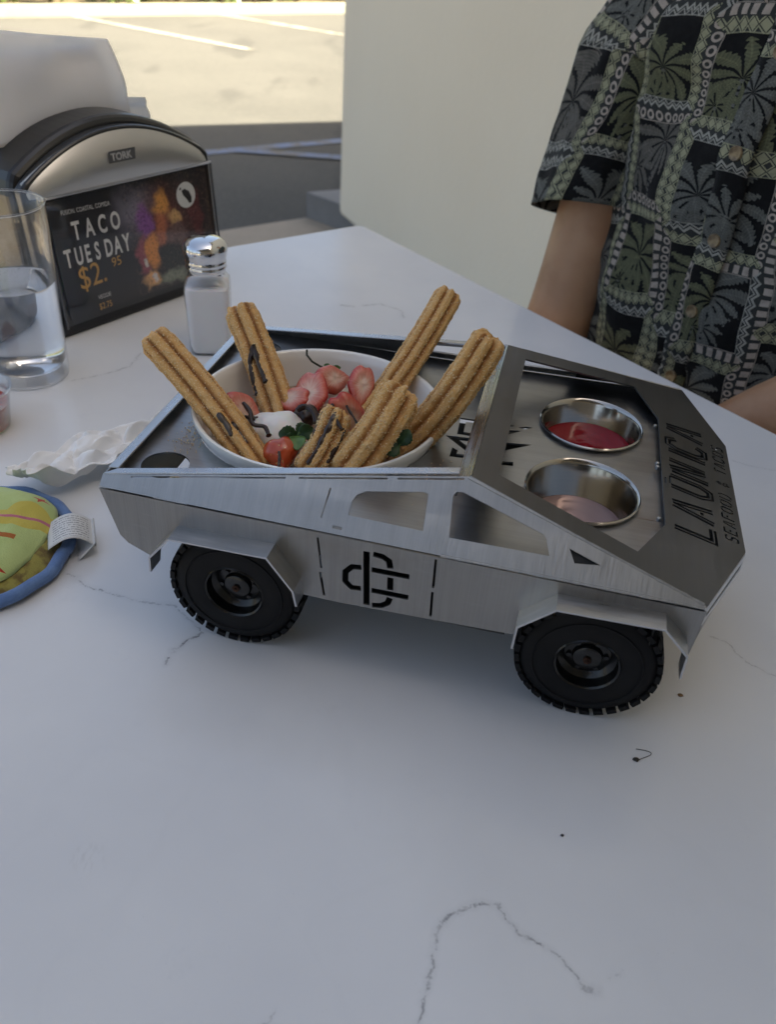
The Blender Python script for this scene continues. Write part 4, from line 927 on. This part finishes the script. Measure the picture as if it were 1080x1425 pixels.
# ------------------------------------------------------------------ water glass
wg = tag(empty('water_glass', (-.3228, .6530, 0)), 'clear straight drinking glass with water in front of the napkin dispenser', 'water glass')
def gr(z): return .0322 + (.0372 - .0322) * z / .1473
mb = MB(); mb.lathe([(0, .0012), (.026, .0008), (.030, 0), (.0318, .0012), (gr(.006), .006)] + [(gr(z), z) for z in (.03, .06, .09, .12, .146)] + [(gr(.1473) - .0006, .1474), (gr(.1473) - .0013, .1468)] + [(gr(z) - .0014, z) for z in (.12, .09, .06, .03, .016)] + [(.0285, .0115), (.024, .0098), (0, .0092)], 96); mb.build('glass_wall', M['acrylic'], wg, True, 60)
mb = MB(); mb.lathe([(0, .0842), (gr(.084) - .004, .0842), (gr(.084) - .0018, .0846), (gr(.084) - .00125, .0850)] + [(gr(z) - .00125, z) for z in (.06, .03, .016)] + [(.0287, .0113), (.0242, .0096), (0, .0090)], 96); mb.build('water', M['water'], wg, True, 60)
mb = MB(); mb.tube([(gr(.1473)*.982*math.cos(2*PI*i/72), gr(.1473)*.982*math.sin(2*PI*i/72), .1475) for i in range(73)], .0009, 8, cap=False); mb.build('rim', M['glass'], wg, True, 180)
# fine condensation beads on the inside above the water
mb = MB(); rng = random.Random(5)
for k in range(2600):
    a = rng.uniform(0, 2*PI); z = .086 + .036 * rng.random() ** 1.4; rr = gr(z) - .0014; s = rng.uniform(.00012, .00045)
    c = V((rr*math.cos(a), rr*math.sin(a), z)); n_ = V((-math.cos(a), -math.sin(a), 0)); t_ = V((-math.sin(a), math.cos(a), 0))
    mb.add([c + t_*s, c + V((0,0,s)), c - t_*s, c - V((0,0,s)), c + n_*s*.7], [(0,1,4),(1,2,4),(2,3,4),(3,0,4)])
mb.build('condensation', M['water'], wg, True, 180)['kind'] = 'stuff'

# ------------------------------------------------------------------ plastic salsa cup
sc_ = tag(empty('salsa_cup', (-.3290, .5600, 0)), 'small clear plastic cup of red salsa near the water glass', 'salsa cup')
M['pet'] = thin_glass('clear thin plastic', (.96, .97, .97), .08, 1.3)
mb = MB(); mb.lathe([(0, .0006), (.0235, 0), (.0245, .0010), (.0295, .0335), (.0312, .0340), (.0312, .0352), (.0290, .0350), (.0240, .0020), (.0232, .0012), (0, .0012)], 64); mb.build('cup_wall', M['acrylic'], sc_, True, 50)
g = G('red salsa'); c = g.coord(); g.set(color=g.mix(g.noise(c, 240., 3.).step(.4, .65), (.34, .035, .012), (.20, .012, .006)), rough=.2, coat=.4); g.bump(g.noise(c, 300., 3.), .6, .002)
mb = MB(); mb.lathe([(0, .0205), (.012, .0208), (.0255, .0203), (.0266, .0210), (.0241, .0022), (0, .0016)], 56); mb.build('salsa', g.mat, sc_, True, 60)

# ------------------------------------------------------------------ crumpled napkin by the tailgate
mb = MB()
a, b = V((-.256, .468, 0)), V((-.180, .572, 0)); ax = (b - a).normalized(); bx = V((-ax.y, ax.x, 0)); Ln = (b - a).length
def crump(u, v):
    t = u; wdt = .016 + .010 * math.sin(PI * min(1, t * 1.1)) - .008 * t
    vv = (v - .5) * 2
    curl = abs(vv) ** 1.5
    ridge = .014 * abs(nz((t * 3.1, vv * 1.6, 4), 1., 3)) + .007 * abs(math.sin(vv * 4.2 + t * 5 + 1))
    ridge += sum(am * abs(((t * 6 * dx_ + vv * 2.2 * dy_ + ph_) % 2) - 1) for dx_, dy_, ph_, am in ((.9, .5, .3, .006), (-.5, .9, .8, .005), (.3, -1.1, .1, .004), (1.7, .8, .5, .003), (-1.3, 1.6, .2, .0025))) - .006
    z = .0015 + ridge * (1 - .5 * curl) + .013 * max(0, -vv) ** 2 * (1 - t * .5) + .012 * max(0, .14 - t) / .14 + .016 * math.sin(PI * t) * max(0, vv) ** .8 * .6
    p = a + ax * (t * Ln + .008 * nz((vv * 2, t * 4, 1), 1., 2)) + bx * (vv * wdt + .006 * nz((t * 5, 3, vv), 1., 2))
    return (p.x, p.y, max(.0008, z))
mb.grid(crump, 110, 56); o = mb.build('crumpled_napkin', M['paper_dense'], None, True, 25); m = o.modifiers.new('thick', 'SOLIDIFY'); m.thickness = .0006; m.offset = 1
o.data.transform(Matrix.Translation(-a)); o.location = a; tag(o, 'crumpled white paper napkin lying behind the truck tail', 'napkin')

# ------------------------------------------------------------------ cloth pouch with blue piping
PC = V((-.267, .408, 0))
pouch = tag(empty('cloth_pouch', PC), 'padded green cloth pouch with blue piping and a white tag', 'cloth pouch')
def cloth(name, fn): 
    g = G(name); cc = fn(g); f = g.noise(g.coord(), 900., 2.); b = g.noise(g.coord(), 70., 3.); g.set(color=cc, rough=.9, spec=.15, sheen=.2); g.bump(f * .4 + b, .5, .002); return g.mat
def green(g):
    x, y, z = g.sep(g.coord()); cc = g.mix(g.noise(g.coord(), 40., 3.).step(.3, .7), (.44, .54, .21), (.50, .60, .25))
    yel = ((y - .004 - x * .25) * 1.).abs().lt(.0075) + (((x - .035) * (x - .035) + (y - .016) * (y - .016))._m('SQRT').lt(.013)); cc = g.mix(yel.clamp(), cc, (.56, .47, .10))
    cc = g.mix(((y - .004 - x * .25).abs().lt(.0014)) * x.lt(.055), cc, (.50, .16, .22)); cc = g.mix((y + .010 - x * .1).abs().lt(.002) * x.lt(.036), cc, (.42, .14, .04))
    for cx, cy in ((.034, -.032), (.0, -.042), (.036, .036)):
        dx = (x - cx).abs(); dy = (y - cy).abs(); st = (dx + dy * 3.).min(dx * 3. + dy); cc = g.mix(st.lt(.0055), cc, (.50, .05, .03))
    return cc
def hem(g):
    n = g.noise(g.coord(), 90., 3.); return g.mix(n.step(.42, .58), (.17, .12, .045), (.34, .30, .08))
M['cl_green'] = cloth('printed green cotton', green); M['cl_blue'] = cloth('blue cotton piping', lambda g: g.mix(g.noise(g.coord(), 80., 3.).step(.3, .7), (.10, .18, .38), (.15, .25, .46))); M['cl_hem'] = cloth('brown and yellow hem', hem)
def sup(a_, r_, e): c, s = math.cos(a_), math.sin(a_); return (r_ * math.copysign(abs(c) ** e, c), r_ * math.copysign(abs(s) ** e, s))
mb = MB(); mb.grid(lambda u, v: (lambda q: (q[0], q[1], .003 + .010 * math.sin(PI*.5*min(1, (1 - v) * 4))))(sup(2*PI*u, .0605 * v, .94)), 72, 10, wrap=True)
mb.grid(lambda u, v: (*sup(2*PI*u, .0605 * v, .94), .0012), 72, 2, wrap=True); mb.build('lower_layer', M['cl_hem'], pouch, True, 180)
mb = MB(); mb.tube([(*sup(2*PI*i/72, .0618 + .0006*math.sin(i*1.3), .94), .0060 + .0006*math.sin(i*.9)) for i in range(73)], .0042, 12, cap=False); mb.build('piping', M['cl_blue'], pouch, True, 180)
def pad(u, v):
    q = sup(2*PI*u, .0535 * v, .72); r2 = v
    z = .012 + .014 * (1 - r2 ** 5) + .0028 * nz((q[0] * 45, q[1] * 45, 1), 1., 3) * (1 - r2 ** 6) + .0012 * math.sin(14 * PI * u * 2) * r2 ** 6 * .4
    return (q[0] - .004 + .002 * math.sin(3 * 2*PI*u) * r2, q[1] + .002, z)
mb = MB(); mb.grid(pad, 84, 26, wrap=True); o = mb.build('top_flap', M['cl_green'], pouch, True, 180); m = o.modifiers.new('thick', 'SOLIDIFY'); m.thickness = .003; m.offset = -1
def tagmat():
    g = G('white printed tag'); x, y, z = g.sep(g.uv()); l = (y * 11.).fract().lt(.42) * g.noise(g.map(g.uv(), (60, 11, 1)), 1., 2.).gt(.45) * (y.gt(.08)) * y.lt(.92) * (x.gt(.06)) * x.lt(.44)
    g.set(color=g.mix(l * .7, (.70, .70, .69), (.16, .16, .17)), rough=.7); return g.mat
mb = MB(); base = V((.0500, .0065, .013)); tx = V((.86, .51, 0)).normalized(); ty = V((.36, -.93, 0)).normalized()
def tagf(u, v):
    s = u * 2; 
    if s <= 1: px = s * .029; pz = .0025 * math.sin(PI * s) + .006 * s - .016 * s ** 3 + .004*s
    else: q = s - 1; px = .029 + .004 * math.sin(PI * q) - .012 * q; pz = -.002 - .0105 * q + .003 * math.sin(PI * q)
    p = base + tx * px + ty * ((v - .5) * .027 + .003 * u) + V((0, 0, pz)); p.z = max(.0012, p.z); return tuple(p)
mb.grid(tagf, 40, 8); o = mb.build('care_tag', tagmat(), pouch, True, 180); uvl = o.data.uv_layers.new(name='uv')
for p in o.data.polygons:
    for li in p.loop_indices: vi = o.data.loops[li].vertex_index; uvl.data[li].uv = ((vi % 41) / 40, (vi // 41) / 8)
m = o.modifiers.new('thick', 'SOLIDIFY'); m.thickness = .0004

# crumbs and a hair on the table
def crumb(x, y, r, lab, c, seed):
    mb = MB(); mb.grid(lambda u, v: tuple(V((math.sin(PI*v)*math.cos(2*PI*u)*1.4, math.sin(PI*v)*math.sin(2*PI*u), math.cos(PI*v)*.6)) * r * (1 + .5*nz((math.cos(2*PI*u)*2+seed, math.sin(2*PI*u)*2, v*3), 1., 2))), 10, 6, wrap=True)
    o = mb.build('crumb', plain('crumb', c, .8), None, True, 180); o.location = (x, y, r * .5); return tag(o, lab, 'crumb')
crumb(.1736, .3300, .0011, 'brown crumb beside the front tyre of the truck', (.22, .13, .06), 1)
crumb(.1388, .2825, .0013, 'dark crooked crumb on the table ahead of the front tyre', (.03, .025, .02), 2)
crumb(.0943, .2351, .0006, 'tiny dark speck on the bare tabletop', (.03, .03, .03), 3)
mb = MB(); mb.tube([(.1400 + .008*math.sin(t*.31), .2825 + .012*(t/10) - .010*(t/10)**2*.5, .0005) for t in range(11)], .00018, 5); o = mb.build('hair', plain('dark hair', (.03, .02, .02), .5)); tag(o, 'fine dark hair curling on the table by the crooked crumb', 'hair')

# ------------------------------------------------------------------ the seated person (x along the table edge, y away from it, origin under the seat)
PERS = place(.480, 0, 0)
def skin():
    g = G('tanned skin'); c = g.coord(); n = g.noise(c, 18., 4.); f = g.noise(c, 380., 3.)
    g.set(color=g.mix(n.step(.3, .7), (.40, .205, .11), (.52, .30, .175)), rough=.48, spec=.4, sss=.12, sssr=(1, .4, .25), ssss=.01); g.bump(f, .12, .001); return g.mat
M['skin'] = skin()
pts = []; edges = []; rad = []
def jp(p, r, par=None):
    pts.append(p); rad.append(r if isinstance(r, tuple) else (r, r)); i = len(pts) - 1
    if par is not None: edges.append((par, i))
    return i
pel = jp((0, .20, -.22), (.15, .10)); sp1 = jp((0, .205, -.06), (.145, .095), pel); sp2 = jp((0, .20, .10), (.145, .095), sp1); che = jp((0, .195, .23), (.135, .085), sp2)
nb = jp((0, .195, .335), (.06, .06), che); nk = jp((0, .18, .40), (.053, .055), nb); h1 = jp((0, .155, .46), (.066, .078), nk); h2 = jp((0, .150, .53), (.076, .092), h1); h3 = jp((0, .158, .595), (.060, .075), h2)
jp((0, .052, .485), .010, h1)
def hand(wr, dirn, side, par, palm):
    d = V(dirn).normalized(); lat = V(side).normalized(); w0 = V(wr)
    kn = jp(tuple(w0 + d * .045), (.030, .014), par)
    for k, ln in enumerate((.072, .080, .075, .060)):
        o_ = lat * (.027 - .018 * k); b_ = w0 + d * .082 + o_
        a0 = jp(tuple(b_), .0095, kn); a1 = jp(tuple(b_ + d * ln * .5 + V(palm) * ln * .1), .0088, a0); jp(tuple(b_ + d * ln * .9 + V(palm) * ln * .4), .0078, a1)
    t0 = jp(tuple(w0 + d * .035 + lat * .040), .0115, kn); jp(tuple(w0 + d * .075 + lat * .055 + V(palm) * .01), .0092, t0)
for sx in (-1, 1):
    sh = jp((sx * .165, .19, .290), (.062, .062), che)
    if sx < 0:
        um = jp((-.192, .145, .14), (.052, .052), sh); el = jp((-.190, .105, -.035), (.047, .047), um); fm = jp((-.172, .055, -.105), (.045, .045), el); wr = jp((-.125, -.060, -.138), (.028, .022), fm); hand((-.125, -.060, -.138), (.3, -.9, -.05), (1, .3, 0), wr, (0, 0, -1))
    else:
        um = jp((.225, .180, .17), (.052, .052), sh); el = jp((.245, .150, .040), (.047, .047), um); fm = jp((.150, .075, .000), (.052, .052), el); wr = jp((.040, .045, -.105), (.030, .026), fm); hand((.040, .045, -.115), (-.75, -.3, -.35), (-.2, -.9, .2), wr, (0, .2, -1))
    hp = jp((sx * .09, .17, -.225), (.085, .075), pel); th = jp((sx * .11, -.03, -.225), (.072, .068), hp); kn = jp((sx * .12, -.24, -.225), (.058, .058), th); cf = jp((sx * .12, -.235, -.40), (.054, .056), kn); ak = jp((sx * .12, -.22, -.66), (.036, .036), cf); he = jp((sx * .12, -.215, -.705), (.036, .036), ak); jp((sx * .125, -.33, -.718), (.040, .026), he)
me = bpy.data.meshes.new('person'); me.from_pydata(pts, edges, []); me.update()
person = obj('person', me, M['skin']); person.location = PERS; person.rotation_euler = (0, 0, PLACE_ROT)
md = person.modifiers.new('skin', 'SKIN'); md.use_smooth_shade = True
lay = me.skin_vertices[0] if me.skin_vertices else None
if lay:
    for i, v in enumerate(lay.data): v.radius = rad[i]; v.use_root = (i == 0)
ss = person.modifiers.new('sub', 'SUBSURF'); ss.levels = 2; ss.render_levels = 2
tag(person, 'seated person in a dark palm print short sleeved shirt, arms lowered behind the table edge', 'person')

def shirt_mat():
    g = G('dark patchwork palm print cotton'); u, v, _ = g.sep(g.uv())
    wp = g.noise(g.uv(), 9., 2., color=True); wx, wy, wz = g.sep(wp); u = u + (wx - .5) * .035; v = v + (wy - .5) * .035
    W_, H_ = .076, .092; ca, sa = math.cos(.10), math.sin(.10); u, v = u * ca + v * sa, v * ca - u * sa
    colr = (u / W_).floor(); rndc = g.white(g.comb(colr, 3.3, 0.)); v2 = v + rndc * .07; row = (v2 / H_).floor()
    x = ((u / W_).fract() - .5) * W_; y = ((v2 / H_).fract() - .5) * H_
    rc = g.white(g.comb(colr, row, 1.), True); r1, r2, r3 = g.sep(rc)
    ex = x.abs() * -1. + W_ / 2; ey = y.abs() * -1. + H_ / 2; e = ex.min(ey); vert = ex.lt(ey)
    al = x + (y - x) * vert
    bw = .0112; q = e / bw; inb = q.lt(1.)
    fiber = g.noise(g.map(g.uv(), (900, 900, 1)), 1., 2.)
    # palms
    def palm(cx, cy, R, nl, rot):
        dx = x - cx; dy = y - cy; r = (dx * dx + dy * dy)._m('SQRT'); th = dy._m('ARCTAN2', dx) - (r * 12.) * (dx * -60.).clamp() + (r * 12.) * (dx * 60.).clamp()
        ph = th * (nl / (2 * PI)) + rot; idx = ph.floor(); a = (ph.fract() - .5).abs() * 2.
        R2 = (g.white(g.comb(idx, rot * 7., 2.)) * .45 + .62) * R
        t = (r / R2).min(1.); prof = ((t * PI).sin().max(0.) ** .8) * .74 + .08
        rag = ((a * 5. + r * 1700.).sin() * .5 + .5) * .30
        m = (a + rag * t).lt(prof) * r.lt(R2)
        vein = (a.lt(.08) * .5 + ((r * 2400. - a * 7.).sin() * .5 + .5) * .55)
        tr = ((dx - dy * dy * 7. * (rot - .5)).abs().lt(.0018)) * dy.lt(0.) * ((y * 1100.).sin().gt(-.3))
        return m, vein, tr
    cx = (r1 - .5) * .022; cy = (r2 - .35) * .028
    m1, v1, t1 = palm(cx, cy, .046, 11., r3); m2, v2_, t2 = palm(cx * -1. - .014, cy - .028, .034, 9., r1)
    dark = g.mix(fiber, (.005, .0052, .0055), (.010, .010, .0105))
    pc = g.mix(r1.gt(.36), (.15, .15, .135), (.145, .148, .085)); pc = g.mix(r1.gt(.72), pc, (.14, .128, .112)); pcd = g.mix(.50, pc, (.02, .025, .022))
    cc = g.mix(t1.max(t2) * .7, dark, (.15, .15, .14)); cc = g.mix(m2, cc, g.mix(v2_, pcd, pc)); cc = g.mix(m1, cc, g.mix(v1, pcd, pc))
    # borders: zigzags, diamonds, bars
    per = .0095; tt_ = (al / per).fract(); zg = (tt_ - .5).abs() * 2.
    zig = ((q - (zg * .42 + .22)).abs().lt(.12)).max((q - (zg * .42 + .55)).abs().lt(.07))
    dia = ((q - .5).abs() / .42 + (tt_ - .5).abs() / .42).lt(1.); dia2 = ((q - .5).abs() / .6 + (tt_ - .5).abs() / .6 - 1.).abs().lt(.12)
    bar = (tt_.lt(.6)) * q.lt(.88) * q.gt(.1); ring = (((q - .5) * (q - .5) + (tt_ - .5) * (tt_ - .5))._m('SQRT') - .30).abs().lt(.1)
    k = (r2 + vert * .37).fract()
    bc = g.mix(k.gt(.3), (.36, .35, .31), (.33, .325, .21)); bc = g.mix(k.gt(.62), bc, (.42, .36, .31))
    pat = zig * k.lt(.34) + dia.max(dia2) * (k.gt(.34) * k.lt(.64)) + bar * (k.gt(.64) * k.lt(.82)) + ring * k.gt(.82)
    bcol = g.mix(pat.clamp() * .85, (.035, .037, .035), bc); bcol = g.mix(q.gt(.92) * .6, bcol, bc)
    cc = g.mix(inb, cc, bcol)
    nn_ = g.noise(g.uv(), 160., 3.); cc = g.mix(nn_.step(.35, .8) * .35, cc, (.02, .02, .02))
    g.set(color=cc, rough=.9, spec=.08, sheen=.05); g.bump(fiber * .3 + g.noise(g.uv(), 30., 3.), .35, .004); return g.mat
M['shirt'] = shirt_mat()
def uvgrid(mb, fn, uvf, nu, nv, name, parent, wrap_uv=True):
    vs = [fn(i / nu, j / nv) for j in range(nv + 1) for i in range(nu + 1)]; k = nu + 1
    fs = [(j*k+i, j*k+i+1, (j+1)*k+i+1, (j+1)*k+i) for j in range(nv) for i in range(nu)]
    me = bpy.data.meshes.new(name); me.from_pydata(vs, [], fs); me.update(); ul = me.uv_layers.new(name='uv')
    for p in me.polygons:
        for li in p.loop_indices: vi = me.loops[li].vertex_index; ul.data[li].uv = uvf((vi % k) / nu, (vi // k) / nv)
    o = obj(name, me, M['shirt'], parent); shade(me, 180); m = o.modifiers.new('thick', 'SOLIDIFY'); m.thickness = .0016; m.offset = 0
    return o
prof = [(-.24, .192, .150, .205), (-.14, .188, .146, .205), (-.04, .182, .142, .205), (.08, .184, .132, .200), (.18, .192, .122, .197), (.25, .196, .112, .195), (.295, .186, .100, .195), (.325, .150, .088, .195), (.350, .095, .074, .195), (.368, .070, .066, .193)]
def pint(z):
    for a_, b_ in zip(prof, prof[1:]):
        if z <= b_[0]: f = (z - a_[0]) / (b_[0] - a_[0]); f = max(0, f); return [a_[i] * (1-f) + b_[i] * f for i in (1, 2, 3)]
    return prof[-1][1:]
def torso(u, v):
    z = prof[0][0] + (prof[-1][0] - prof[0][0]) * v; a_, b_, c_ = pint(z); th = 2*PI*u - PI/2 + .0001
    c, s = math.cos(th), math.sin(th); e = .82; x = a_ * math.copysign(abs(c) ** e, c); y = b_ * math.copysign(abs(s) ** e, s)
    damp = 1 if z < .28 else max(.1, 1 - (z - .28) * 9)
    wr_ = (.0095 * nz((x * 9 + z * 5, y * 9, z * 9), 1., 3) + .005 * math.sin(z * 34 + x * 22 + 1.5 * math.sin(x * 15)) * max(0, .14 - z) * 3.2 + .005 * math.sin(x * 40 - z * 22) * max(0, min(1, (z - .02) * 5))) * damp
    wr_ += (.005 * nz((x * 26, y * 20, z * 22), 1., 2) + .006 * (abs(math.sin(x * 17 + z * 13 + 3 * nz((x * 4, 1, z * 4), 1., 2))) ** 3 - .4) * (.4 + .6 * min(1, max(0, .2 - z) * 4))) * damp
    n_ = V((x / a_ ** 2, y / b_ ** 2, 0)).normalized(); return tuple(V((x, y + c_, z)) + n_ * wr_)
shirt = uvgrid(None, torso, lambda u, v: ((u - .5) * 1.08, v * .62), 128, 110, 'shirt', person)
def limb_frame(path, rads):
    P_ = [V(p) for p in path]
    def at(v):
        t = v * (len(P_) - 1); i = min(int(t), len(P_) - 2); f = t - i; f2 = f * f * (3 - 2 * f)
        d = (P_[i+1] - P_[i]).normalized()
        if i < len(P_) - 2: d = d.lerp((P_[i+2] - P_[i+1]).normalized(), f * .5).normalized()
        return P_[i].lerp(P_[i+1], f), d, rads[i] * (1-f) + rads[i+1] * f
    return at
def sleeve(sx, path, rads, tiltv):
    at = limb_frame(path, rads)
    def fn(u, v):
        p, d, r = at(v); f1 = V((0, 1, 0)); f1 = (f1 - d * f1.dot(d)).normalized(); f2 = d.cross(f1); th = 2*PI*u
        rr = r * (1 + .15 * nz((math.cos(th) * 1.6 + sx, math.sin(th) * 1.6, v * 2.5), 1., 3) + .03 * math.sin(6 * v + 3 * th) * (1 - v * .5))
        return tuple(p + (f1 * math.cos(th) + f2 * math.sin(th)) * rr + V((0, 0, 1)) * (tiltv[2] * math.cos(th) - sx * .018 * math.sin(th)) * v * v)
    return uvgrid(None, fn, lambda u, v: (u * .42 + .31 + sx * .2, -v * .26 + .11), 72, 54, 'sleeve', shirt)
sleeve(-1, [(-.100, .195, .305), (-.160, .185, .290), (-.190, .165, .225), (-.197, .140, .145), (-.198, .122, .078)], [.062, .076, .074, .067, .064], (0, 0, -.004))
sleeve(1, [(.100, .195, .305), (.160, .19, .290), (.205, .185, .225), (.222, .178, .150), (.232, .168, .100)], [.062, .076, .072, .066, .064], (0, 0, .004))
# button placket, buttons, collar
def front(x, z):
    b_ = None
    best = None
    for i in range(-6, 7):
        q = torso((x / 1.08 * .9) % 1 if False else (i * .004) % 1, (z - prof[0][0]) / (prof[-1][0] - prof[0][0])); dd = abs(q[0] - x)
        if best is None or dd < best[0]: best = (dd, q)
    return best[1]
def plk(u, v):
    z = -.235 + .545 * v; q = front(0, z); return (-.0165 + .033 * u + .003 * math.sin(z * 9), q[1] - .0028 - .0012 * math.sin(PI * u) , z)
uvgrid(None, plk, lambda u, v: (.2 + u * .033, v * .545 + .03), 4, 70, 'placket', shirt)
g = G('coconut button'); g.set(color=g.mix(g.noise(g.coord(), 180., 3.).step(.35, .65), (.13, .085, .045), (.28, .21, .12)), rough=.35); M['button'] = g.mat
for z in (.271, .192, .113, .042, -.030, -.098, -.17):
    q = front(0, z); mb = MB(); mb.lathe([(0, -.0014), (.0045, -.0014), (.0058, -.0020), (.0064, -.0012), (.0064, .0006), (0, .0008)], 20, axis='y')
    for hx in (-.0013, .0013): mb.lathe([(0, -.0018), (.0007, -.0018), (.0007, -.0012)], 8, (hx, 0, 0), axis='y')
    o = mb.build('button', M['button'], shirt, True, 40); o.location = (.003 * math.sin(z * 9) + .001, q[1] - .0052, z)
def collar(u, v):
    th = -PI/2 + .28 + u * (2*PI - .56); r = .072 + .026 * v * (1 + .35 * math.cos(th + PI/2) ** 6); z = .372 - .034 * v + .012 * math.sin(th) - .026 * (max(0, -math.sin(th)) ** 3)
    return (r * math.cos(th) * 1.02, .19 + r * .92 * math.sin(th), z)
uvgrid(None, collar, lambda u, v: (u * .45, v * .045 + .4), 48, 5, 'collar', shirt)
# shorts, hair, face details
M['shorts'] = plain('dark cotton shorts', (.03, .032, .04), .9)
mb = MB()
for sx in (-1, 1):
    n_ = 20; path = [V((sx*.085, .26, -.235)), V((sx*.09, .16, -.225)), V((sx*.11, -.03, -.222)), V((sx*.117, -.17, -.222))]; mb.tube(path, [.095, .098, .088, .082], 28)
mb.build('shorts', M['shorts'], person, True, 60)
M['hair'] = plain('dark brown hair', (.02, .012, .008), .5)
def hairf(u, v):
    th = 2*PI*u; ph = v * PI * .62; fr_ = max(0, -math.sin(th)); ph *= 1 - .32 * fr_
    r = 1 + .05 * nz((math.cos(th)*5, math.sin(th)*5, ph*5), 1., 3)
    return (.088 * r * math.sin(ph) * math.cos(th), .158 + .108 * r * math.sin(ph) * math.sin(th), .545 + .105 * r * math.cos(ph))
mb = MB(); mb.grid(hairf, 48, 20, wrap=True); o = mb.build('hair', M['hair'], person, True, 180); m = o.modifiers.new('thick', 'SOLIDIFY'); m.thickness = .008
for sx in (-1, 1):
    mb = MB(); mb.grid(lambda u, v: (sx*.030 + .012*math.sin(PI*v)*math.cos(2*PI*u), .072 + .012*math.sin(PI*v)*math.sin(2*PI*u), .520 + .009*math.cos(PI*v)), 16, 10, wrap=True); mb.build('eye', plain('eye', (.6, .58, .55), .2), person, True, 180)
    mb = MB(); mb.grid(lambda u, v: (sx*.080 + .010*math.sin(PI*v)*math.cos(2*PI*u), .165 + .020*math.sin(PI*v)*math.sin(2*PI*u), .505 + .032*math.cos(PI*v)), 16, 10, wrap=True); mb.build('ear', M['skin'], person, True, 180)
mb = MB(); mb.tube([(-.024, .086, .452), (-.010, .076, .454), (.010, .076, .454), (.024, .086, .452)], [.003, .006, .006, .003], 8); mb.build('mouth', plain('lips', (.30, .11, .08), .4), person, True)

# chair under the person
chair = tag(empty('chair', place(.480, .22, GZ + .006), PLACE_ROT), 'dark metal cafe chair carrying the seated person', 'chair')
M['chair'] = plain('dark painted metal', (.03, .03, .032), .45)
mb = MB(); mb.prism(rounded([(-.21, -.20), (.21, -.20), (.20, .20), (-.20, .20)], .04), lambda p, k: (p[0], p[1], .400 + .022 * k)); mb.build('seat', M['chair'], chair)
for sx in (-1, 1):
    for sy in (-1, 1):
        mb = MB(); mb.tube([(sx*.175, sy*.165, .402), (sx*.20, sy*.20, 0)], .011, 10); mb.build('leg', M['chair'], chair, True)
mb = MB(); mb.grid(lambda u, v: (-.19 + .38*u, .205 + .045*v - .03*math.sin(PI*u)*(-1), .60 + .22*v), 16, 6); o = mb.build('backrest', M['chair'], chair, True, 180); m = o.modifiers.new('thick', 'SOLIDIFY'); m.thickness = .012
for sx in (-1, 1):
    mb = MB(); mb.tube([(sx*.175, .185, .40), (sx*.175, .225, .70)], .010, 8); mb.build('back_post', M['chair'], chair, True)
